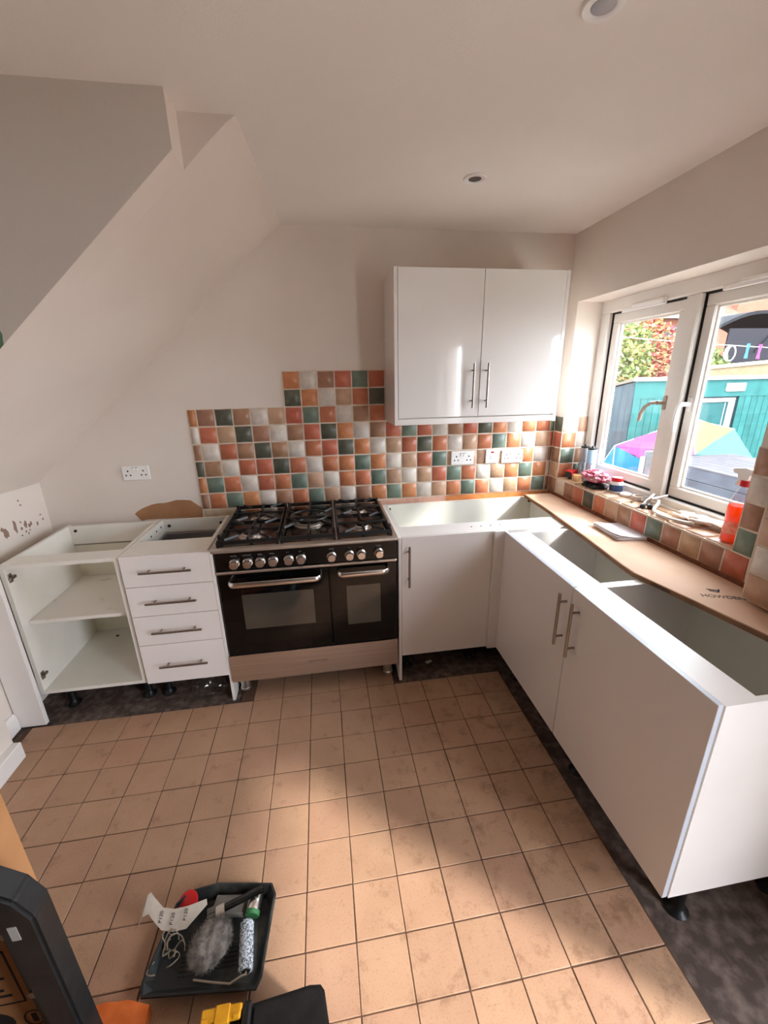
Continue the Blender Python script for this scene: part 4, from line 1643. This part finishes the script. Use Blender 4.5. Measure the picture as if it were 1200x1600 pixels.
ring_rect(b, -2.52, -2.312, .235, .43)
for k in range(6):
    b.box(-2.40 + .0, -2.335 - (k % 3) * .012, yf - .0004, yf + .0005, .265 + k * .022, .273 + k * .022)
b.prism([(-2.40 + .045 * cos(t * .35), .165 + .045 * sin(t * .35)) for t in range(18)], 1, yf - .0004, yf + .0004)
obj('printed_panel', b, M_pr, T)
for k in range(2):
    b = B()
    b.tube([(-2.312 + .022 * cos(t * pi / 10) + k * .0, yf - .0002, .165 - k * .075 + .030 * sin(t * pi / 10)) for t in range(20)], .0022, 6, closed=True, flat=(.0022, .0006))
    b.box(-2.318, -2.306, yf - .0004, yf + .0004, .150 - k * .075, .182 - k * .075)
    obj('printed_symbol', b, M_pr, T)

T = thing('folding_stand', 'black plastic and metal folding stand in front of the cardboard flat pack', 'stand', (-2.3, -1.90, 0))
b = B()
zt = .735
prof = [(-2.60, zt + .022), (-2.255, zt + .022), (-2.215, zt + .016), (-2.165, zt - .030), (-2.142, zt - .085), (-2.142, .70 - .55), (-2.200, .70 - .55), (-2.200, zt - .105), (-2.222, zt - .060), (-2.60, zt - .052)]
b.prism(prof, 1, -1.925, -1.872)
bmesh.ops.bevel(b.bm, geom=list(b.bm.edges), offset=.006, segments=2, affect='EDGES')
obj('top_frame', b, M_blackpl, T)
b = B(); b.box(-2.196, -2.146, -1.918, -1.880, 0, .16, .004); obj('leg', b, M_blackpl, T)
b = B(); b.box(-2.62, -2.57, -1.918, -1.880, 0, .735, .004); obj('leg', b, M_blackpl, T)
b = B(); b.box(-2.225, -2.198, -1.912, -1.884, .10, .62, .003); obj('inner_rail', b, M_blackleg, T)
for z in (.60, .40, .25):
    b = B(); b.cyl((-2.213, -1.912, z), (-2.213, -1.917, z), .010, 12); obj('bolt', b, M_nickel, T, smooth=True)
b = B(); b.box(-2.192, -2.176, -1.9262, -1.9245, .600, .640); obj('scuff_mark', b, mat('pale_scuff', (170, 166, 160), .7), T)

# orange cloth
b = B()
R = Matrix.Rotation(-.08, 4, 'Z')
n = 12
vs = []
for i in range(n + 1):
    row = []
    for j in range(n + 1):
        u, v = i / n, j / n
        x, y = -2.235 + .150 * u, -1.785 - .075 * v
        z = .035 + .012 * sin(u * 3) + .010 * noise.noise(Vector((x * 25, y * 25, 3)))
        row.append((b.bm.verts.new((x, y - .02 * u * u, z)), b.bm.verts.new((x, y - .02 * u * u, z - .033))))
    vs.append(row)
for i in range(n):
    for j in range(n):
        b.bm.faces.new([vs[i][j][0], vs[i + 1][j][0], vs[i + 1][j + 1][0], vs[i][j + 1][0]])
        b.bm.faces.new([vs[i][j][1], vs[i][j + 1][1], vs[i + 1][j + 1][1], vs[i + 1][j][1]])
for i in range(n):
    for (p, q) in (((i, 0), (i + 1, 0)), ((i, n), (i + 1, n)), ((0, i), (0, i + 1)), ((n, i), (n, i + 1))):
        A, C = vs[p[0]][p[1]], vs[q[0]][q[1]]
        b.bm.faces.new([A[0], C[0], C[1], A[1]])
tag(obj('orange_sponge', b, mat('orange_sponge_foam', (240, 128, 62), .9, c2=(228, 112, 48), nscale=30, bump=.3), smooth=True), 'flat bright orange sponge at the foot of the black stand', 'sponge')

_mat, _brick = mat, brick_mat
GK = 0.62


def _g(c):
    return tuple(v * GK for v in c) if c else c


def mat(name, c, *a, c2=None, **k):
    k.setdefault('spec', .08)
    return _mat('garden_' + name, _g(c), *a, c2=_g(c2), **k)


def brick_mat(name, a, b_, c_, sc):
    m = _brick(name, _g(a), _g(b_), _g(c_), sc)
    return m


# ================================================================== GARDEN SEEN THROUGH THE WINDOW
GZ = -.5
b = B()
b.box(.27, 30, -14, 24, GZ - .2, GZ)
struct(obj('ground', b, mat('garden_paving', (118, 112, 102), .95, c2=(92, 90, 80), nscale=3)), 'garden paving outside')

YS = 4.4
b = B()  # unseen pale slab, added to throw daylight up through the doorway
b.box(.27, 6.0, -9, -1.7, GZ, -.04)
struct(obj('ground_bounce_slab', b, _mat('pale_bounce_concrete', (196, 188, 176), .9, c2=(180, 172, 160), nscale=4)), 'unseen pale concrete slab added to bounce light indoors')
T = thing('garden_shed', 'teal boarded garden shed with white fascia and white framed door', 'shed', (5.6, YS + 1, GZ))
M_teal = mat('teal_boards', (54, 122, 118), .7, c2=(44, 106, 104), nscale=6, vary=.10)
M_dteal = mat('slate_grey_boards', (70, 82, 88), .8, c2=(58, 68, 74), nscale=6, vary=.12)  # side boards darker and greyer than the front boards
M_wt = mat('white_gloss_timber', (222, 228, 230), .4)
XS = 2.999 + (YS - 3) * .8157
ZF = 1.561 - (YS - 3) * .0163
ZF2 = 1.301 - (YS - 3) * .0637
b = B(); b.box(XS + .02, 8.4, YS + .03, YS + 2.0, GZ, ZF - .25); obj('shed_body', b, M_dteal, T)
b = B(); b.box(XS, 8.4, YS - .01, YS + .03, ZF2, ZF - .02); obj('fascia', b, M_teal, T)
b = B(); b.box(XS - .04, 8.5, YS - .05, YS + .04, ZF - .02, ZF + .045); obj('white_trim', b, M_wt, T)
b = B()
b.prism([(YS - .04, ZF + .045), (YS + 2.1, ZF - .35), (YS + 2.1, ZF - .39), (YS - .04, ZF + .0)], 0, XS - .03, 8.45)
obj('roof', b, mat('roof_felt', (120, 110, 98), .95), T)
DX0, DX1 = 4.95, 4.68 + (YS - 3) * 1.119
x = XS
k = 0
while x < 8.3:
    if not (DX0 - .12 < x < DX1 - .02):
        b = B(); b.box(x + .003, x + .135, YS, YS + .026, GZ, ZF2 + .004, .003); obj('board', b, M_teal, T)
    x += .138
y = YS + .03
while y < YS + 2.0:
    b = B()
    zt = ZF - .03 - (y - YS) * .19
    b.prism([(y, GZ), (y + .15, GZ), (y + .15, zt - .03), (y, zt)], 0, XS - .006, XS + .019)
    obj('side_board', b, M_dteal, T)
    y += .155
zd = 1.277 - (YS - 3) * .066
b = B()
b.box(DX1 - .12, DX1, YS - .03, YS + .02, GZ, zd, .004)
b.box(DX0 - .1, DX0, YS - .03, YS + .02, GZ, zd, .004)
b.box(DX0, DX1 - .12, YS - .03, YS + .02, zd - .07, zd, .004)
obj('door_frame', b, M_wt, T)
b = B(); b.box(DX0, DX1 - .12, YS - .005, YS + .02, GZ, zd - .07); dr = obj('door', b, mat('teal_door', (46, 104, 104), .6, c2=(38, 92, 92), nscale=5), T)
b = B(); b.box(DX1 - .19, DX1 - .175, YS - .012, YS, GZ, zd - .09); obj('edge_strip', b, M_wt, dr)
vx0, vx1 = 4.478 + (YS - 3) * 1.083, 4.812 + (YS - 3) * 1.143
b = B(); b.box(vx0, vx1, YS - .035, YS - .005, 1.30, 1.455, .02, 3); vt = obj('air_vent', b, M_wt, T)
for r in range(3):
    b = B(); b.box(vx0 + .06, vx1 - .06, YS - .041, YS - .033, 1.335 + r * .035, 1.350 + r * .035); obj('louvre', b, mat('grey_louvre', (150, 158, 162), .6), vt)

# deck platform
T = thing('deck_platform', 'raised grey composite deck outside the right window pane', 'deck', (4.3, 1.7, GZ))
M_deck = mat('grey_composite', (96, 98, 106), .75, c2=(80, 82, 90), nscale=4, vary=.08)
M_deckt = mat('grey_composite_top', (98, 94, 98), .75, c2=(86, 82, 86), nscale=4, vary=.06)
b = B(); b.box(3.63, 5.0, .2, 3.08, GZ, .37); obj('deck_frame', b, mat('deck_frame_dark', (52, 52, 56), .9), T)
for k in range(9):
    b = B(); b.box(3.60 + k * .157, 3.60 + k * .157 + .150, .17, 3.1, .37, .395, .004); obj('deck_board', b, M_deckt, T)
for k in range(5):
    b = B(); b.box(3.603, 3.63, .18, 3.09, GZ + .02 + k * .172, GZ + .02 + k * .172 + .166, .004); obj('riser_board', b, M_deck, T)

# multicoloured beach tent
T = thing('beach_tent', 'pink, blue, cream and aqua fabric beach tent in front of the teal shed', 'tent', (4.2, 3.5, GZ))
Lp, Ap, Rp, Fr = Vector((2.96, 3.20, .595)), Vector((4.62, 3.60, .93)), Vector((5.50, 3.60, .715)), Vector((5.60, 3.25, .27))
Fm = Vector((4.38, 3.16, .40))
Fl = Vector((3.42, 3.12, .06))
Bb = Vector((4.3, 4.2, GZ))


def panel(name, pts, m, sag=.04):
    b = B()
    n = 8
    p0, p1, p2 = pts
    vs = []
    nrm = (p1 - p0).cross(p2 - p0).normalized()
    for i in range(n + 1):
        row = []
        for j in range(n + 1 - i):
            u, v = i / n, j / n
            w = 1 - u - v
            p = p0 * w + p1 * u + p2 * v
            s = -abs(sag) * 27 * u * v * w + .012 * sin((u - v) * 9) * min(1, 6 * u * v + 3 * w * (u + v)) * (4 * w * (u + v))
            q = p + Vector((0, .4, 1)).normalized() * s
            row.append((b.bm.verts.new(q), b.bm.verts.new(q + Vector((0, .004, -.004)))))
        vs.append(row)
    for i in range(n):
        for j in range(n - i):
            for k in (0, 1):
                b.bm.faces.new((vs[i][j][k], vs[i + 1][j][k], vs[i][j + 1][k]))
                if j < n - i - 1:
                    b.bm.faces.new((vs[i + 1][j][k], vs[i + 1][j + 1][k], vs[i][j + 1][k]))
    return obj(name, b, m, T, smooth=True)


GK = 0.62
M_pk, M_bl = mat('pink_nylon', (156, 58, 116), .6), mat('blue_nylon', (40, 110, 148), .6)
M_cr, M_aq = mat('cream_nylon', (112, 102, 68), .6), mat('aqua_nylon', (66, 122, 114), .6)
GK = 0.62
panel('pink_panel', (Lp, Ap, Fm), M_pk)
panel('pink_panel', (Lp, Fm, Vector((3.62, 3.10, .26))), M_pk)
panel('cream_panel', (Ap, Rp, Fm), M_cr, .02)
panel('aqua_panel', (Rp, Fr, Fm), M_aq, .01)
panel('blue_panel', (Lp, Vector((3.62, 3.10, .26)), Vector((3.5, 3.05, GZ + .02))), M_bl, .03)
panel('blue_panel', (Lp, Vector((3.5, 3.05, GZ + .02)), Vector((3.0, 3.15, GZ + .02))), M_bl, .03)
panel('blue_panel', (Lp, Vector((3.0, 4.0, GZ + .02)), Vector((3.0, 3.15, GZ + .02))), M_bl, .01)
panel('pink_panel', (Ap, Lp, Vector((3.0, 4.0, GZ + .02))), M_pk, .01)
panel('aqua_panel', (Rp, Fr, Vector((5.7, 3.25, GZ + .02))), M_aq, .01)
panel('aqua_panel', (Fm, Fr, Vector((5.7, 3.25, GZ + .02))), M_aq, .01)
panel('cream_panel', (Ap, Rp, Vector((5.6, 4.0, GZ + .02))), M_cr, .01)
for p, q in ((Ap, Lp), (Ap, Rp), (Ap, Fm)):
    b = B(); b.tube([p, (p + q) / 2 + Vector((0, 0, -.01)), q], .004, 6); obj('tent_pole', b, M_plastw, T, smooth=True)
for p in ((3.0, 3.15), (5.7, 3.25), (3.0, 4.0), (5.6, 4.0)):
    tgt = Lp if p[0] < 4 else Rp
    b = B(); b.tube([(p[0], p[1], GZ), tgt], .004, 6); obj('tent_pole', b, M_plastw, T, smooth=True)

# garden chair
T = thing('garden_chair', 'grey high backed garden chair with cream frame outside the left pane', 'chair', (2.68, 1.75, GZ))
M_gf = mat('grey_sling', (112, 112, 116), .8, c2=(96, 96, 100), nscale=40)
M_crm = mat('cream_frame', (214, 200, 182), .5)
b = B(); b.box(2.46, 2.92, 1.98, 2.02, -.02, .73, .012); obj('backrest', b, M_gf, T)
b = B(); b.box(2.46, 2.92, 1.50, 2.00, -.08, -.04, .012); obj('seat', b, mat('rust_cushion', (150, 86, 78), .9), T)
for x in (2.44, 2.92):
    for y, h in ((1.50, .12), (2.0, .66)):
        b = B(); b.box(x - .02, x + .02, y - .02, y + .02, GZ, h, .004); obj('leg', b, M_crm, T)
    b = B(); b.box(x - .025, x + .025, 1.48, 2.0, .12, .15, .004); obj('armrest', b, M_crm, T)

# washing line with pegs
def ln(t):
    a, c = Vector((.345, .20, 1.905)), Vector((5.17, .75, 1.80))
    p = a + (c - a) * t
    p.z -= .05 * 4 * t * (1 - t)
    return p


b = B(); b.tube([ln(i / 24) for i in range(25)], .003, 6)
tag(obj('washing_line', b, mat('pale_cord', (226, 222, 214), .7)), 'thin pale washing line strung across the garden', 'washing line')
b = B(); b.lathe([(.03, 0), (.03, 2.33), (.0, 2.35)], (5.22, .75, GZ), seg=12)
tag(obj('washing_post', b, mat('galvanised_post', (140, 142, 144), .5, .6), smooth=True), 'grey metal post holding the washing line', 'post')
for t, c, nm in ((.288, (60, 150, 220), 'blue clothes peg hanging on the washing line'), (.314, (238, 70, 150), 'pink clothes peg hanging on the washing line')):
    p = ln(t)
    T = thing('clothes_peg', nm, 'peg', tuple(p - Vector((0, 0, .07))), 'clothes pegs on the washing line')
    for s in (-1, 1):
        b = B()
        b.prism([(p.x - .004, p.z + .020), (p.x + .004, p.z + .020), (p.x + .006 + s * .012, p.z - .085), (p.x - .006 + s * .012, p.z - .085)], 1, p.y + s * .006 - .005, p.y + s * .006 + .005)
        obj('peg_leg', b, mat('peg_' + nm.split()[0], c, .4), T)
b = B()
p = ln(.256)
for k in range(4):
    b.tube([(p.x + .035 * cos(i * .5 + k) * (1 + .15 * k), p.y + .004 * k, p.z - .055 + .055 * sin(i * .5 + k)) for i in range(13)], .004, 6)
tag(obj('rope_coil', b, mat('pale_cord', (226, 222, 214), .7), smooth=True), 'looped coil of spare rope hung on the washing line', 'rope')

# wall behind with tan bricks
T = thing('garden_wall', 'low tan brick garden wall with pale coping behind the shed', 'wall', (8.5, 7.0, GZ))
T['kind'] = 'structure'
del T['category']
b = B(); b.prism([(7.2, GZ), (12.5, GZ), (12.5, 2.02), (7.2, 1.66)], 1, 6.9, 7.12); obj('brickwork', b, brick_mat('tan_bricks', (176, 152, 118), (156, 132, 100), (128, 112, 90), 5), T)
b = B(); b.prism([(7.15, 1.66), (12.5, 2.02), (12.5, 2.09), (7.15, 1.73)], 1, 6.86, 7.16); obj('coping', b, mat('pale_coping', (196, 176, 146), .85, c2=(176, 154, 124), nscale=6), T)


def leaf_mass(name, c, r, n, size, mats, seed, parent):
    b = B()
    rnd = random.Random(seed)
    for k in range(n):
        d = Vector((rnd.gauss(0, 1), rnd.gauss(0, 1), rnd.gauss(0, 1))).normalized() * (rnd.random() ** .35)
        bump = 1 + .25 * noise.noise(d * 2.2 + Vector((seed, 0, 0)))
        p = Vector(c) + Vector((d.x * r[0], d.y * r[1], d.z * r[2])) * bump
        a = Vector((rnd.uniform(-1, 1), rnd.uniform(-1, 1), rnd.uniform(-.6, .6))).normalized()
        t = a.orthogonal().normalized()
        t = (t * cos(k) + a.cross(t) * sin(k))
        s = size * rnd.uniform(.6, 1.3)
        b.mi = rnd.randrange(len(mats))
        b.quad(p - a * s, p + t * s * .5, p + a * s, p - t * s * .5)
    o = obj(name, b, mats, parent, normals=False)
    o['kind'] = 'stuff'
    return o


g1, g2, g3 = mat('leaf_green', (168, 184, 96), .7), mat('leaf_olive', (216, 206, 130), .7), mat('leaf_dark', (110, 132, 76), .7)
r1, r2 = mat('leaf_red', (216, 84, 92), .7), mat('leaf_orange', (240, 150, 104), .7)
T = thing('leafy_tree', 'green leafy tree with reddish top behind the shed', 'tree', (6.3, 7.9, GZ))
b = B(); b.tube([(6.3, 7.9, GZ), (6.35, 7.9, .6), (6.3, 7.95, 1.6), (6.4, 7.9, 2.4)], .08, 8); obj('trunk', b, mat('bark', (84, 66, 52), .95), T)
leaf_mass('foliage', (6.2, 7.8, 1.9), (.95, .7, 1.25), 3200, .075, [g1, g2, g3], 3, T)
T = thing('red_creeper', 'red and orange leaved creeper in front of the far brick building', 'creeper', (8.1, 9.3, GZ))
b = B(); b.tube([(8.1, 9.3, GZ), (8.0, 9.3, .9), (8.15, 9.35, 2.0), (8.0, 9.3, 3.0)], .05, 8); obj('stem', b, mat('bark', (84, 66, 52), .95), T)
leaf_mass('foliage', (8.05, 9.2, 2.1), (1.0, .45, 1.35), 2600, .08, [r1, r2, g2], 5, T)
T = thing('ivy_bush', 'dark green ivy bush above the tan garden wall', 'bush', (8.9, 8.0, GZ))
b = B(); b.tube([(8.9, 8.0, GZ), (8.9, 8.0, 1.4)], .05, 8); obj('stem', b, mat('bark', (84, 66, 52), .95), T)
leaf_mass('foliage', (9.0, 8.0, 1.65), (.8, .4, .75), 1500, .07, [g3, g1], 8, T)

# black arched gazebo
T = thing('arched_gazebo', 'black arched garden gazebo in front of the brick house', 'gazebo', (11.6, 9.6, GZ))
M_blk = mat('black_canvas', (40, 40, 44), .8)
b = B()
xs = [9.5 + 3.6 * i / 14 for i in range(15)]
zf_ = lambda x: 2.72 + .60 * sin(pi * (x - 9.5) / 3.6)
b.prism([(x, zf_(x)) for x in xs] + [(x, zf_(x) - .09) for x in xs[::-1]], 1, 8.6, 10.8)
obj('arched_canopy', b, M_blk, T)
for x in (9.55, 13.05):
    for y in (8.65, 10.75):
        b = B(); b.box(x - .04, x + .04, y - .04, y + .04, GZ, 2.75); obj('post', b, M_blk, T)
b = B(); b.box(10.35, 13.0, 8.70, 8.74, 1.7, 2.85); obj('arch_infill', b, mat('dark_infill', (54, 52, 58), .9), T)  # flat dark sheet filling the space under the arch
b = B()
for i in range(2):
    b.tube([(11.3 + i * .9, 8.64, 2.2 + .1 * i), (11.8 + i * .9, 8.64, 2.75)], .025, 6)
obj('brace', b, M_blk, T)

# brick house
T = thing('brick_house', 'red brick house with tiled roof across the gardens', 'house', (16, 15, GZ))
M_br = brick_mat('red_bricks', (186, 106, 80), (170, 92, 70), (176, 150, 132), 4)
b = B(); b.box(14.6, 27, 12.6, 18, GZ, 6.4); obj('house_wall', b, M_br, T)
b = B(); b.box(7.6, 14.6, 12.6, 17, GZ, 3.7); obj('wing_wall', b, M_br, T)
b = B(); b.prism([(12.3, 3.62), (15.0, 5.9), (17.2, 3.62)], 0, 7.4, 14.6); obj('wing_roof', b, brick_mat('clay_tiles', (196, 118, 98), (178, 100, 84), (140, 80, 68), 6), T)
b = B(); b.box(7.4, 14.6, 12.24, 12.32, 3.58, 3.72); obj('gutter', b, M_wt, T)
b = B(); b.prism([(12.3, 6.3), (15.2, 8.0), (18.3, 6.3)], 0, 14.3, 27.3); obj('house_roof', b, MATS['garden_clay_tiles'], T)
for x in (16.6, 20.0, 23.4):
    for z in (.6, 4.2):
        b = B(); b.box(x, x + 1.3, 12.5, 12.62, z, z + 1.5); f = obj('window', b, M_wt, T)
        b = B(); b.box(x + .12, x + 1.18, 12.49, 12.5, z + .12, z + 1.38); obj('pane', b, mat('far_glass', (70, 80, 92), .1), f)
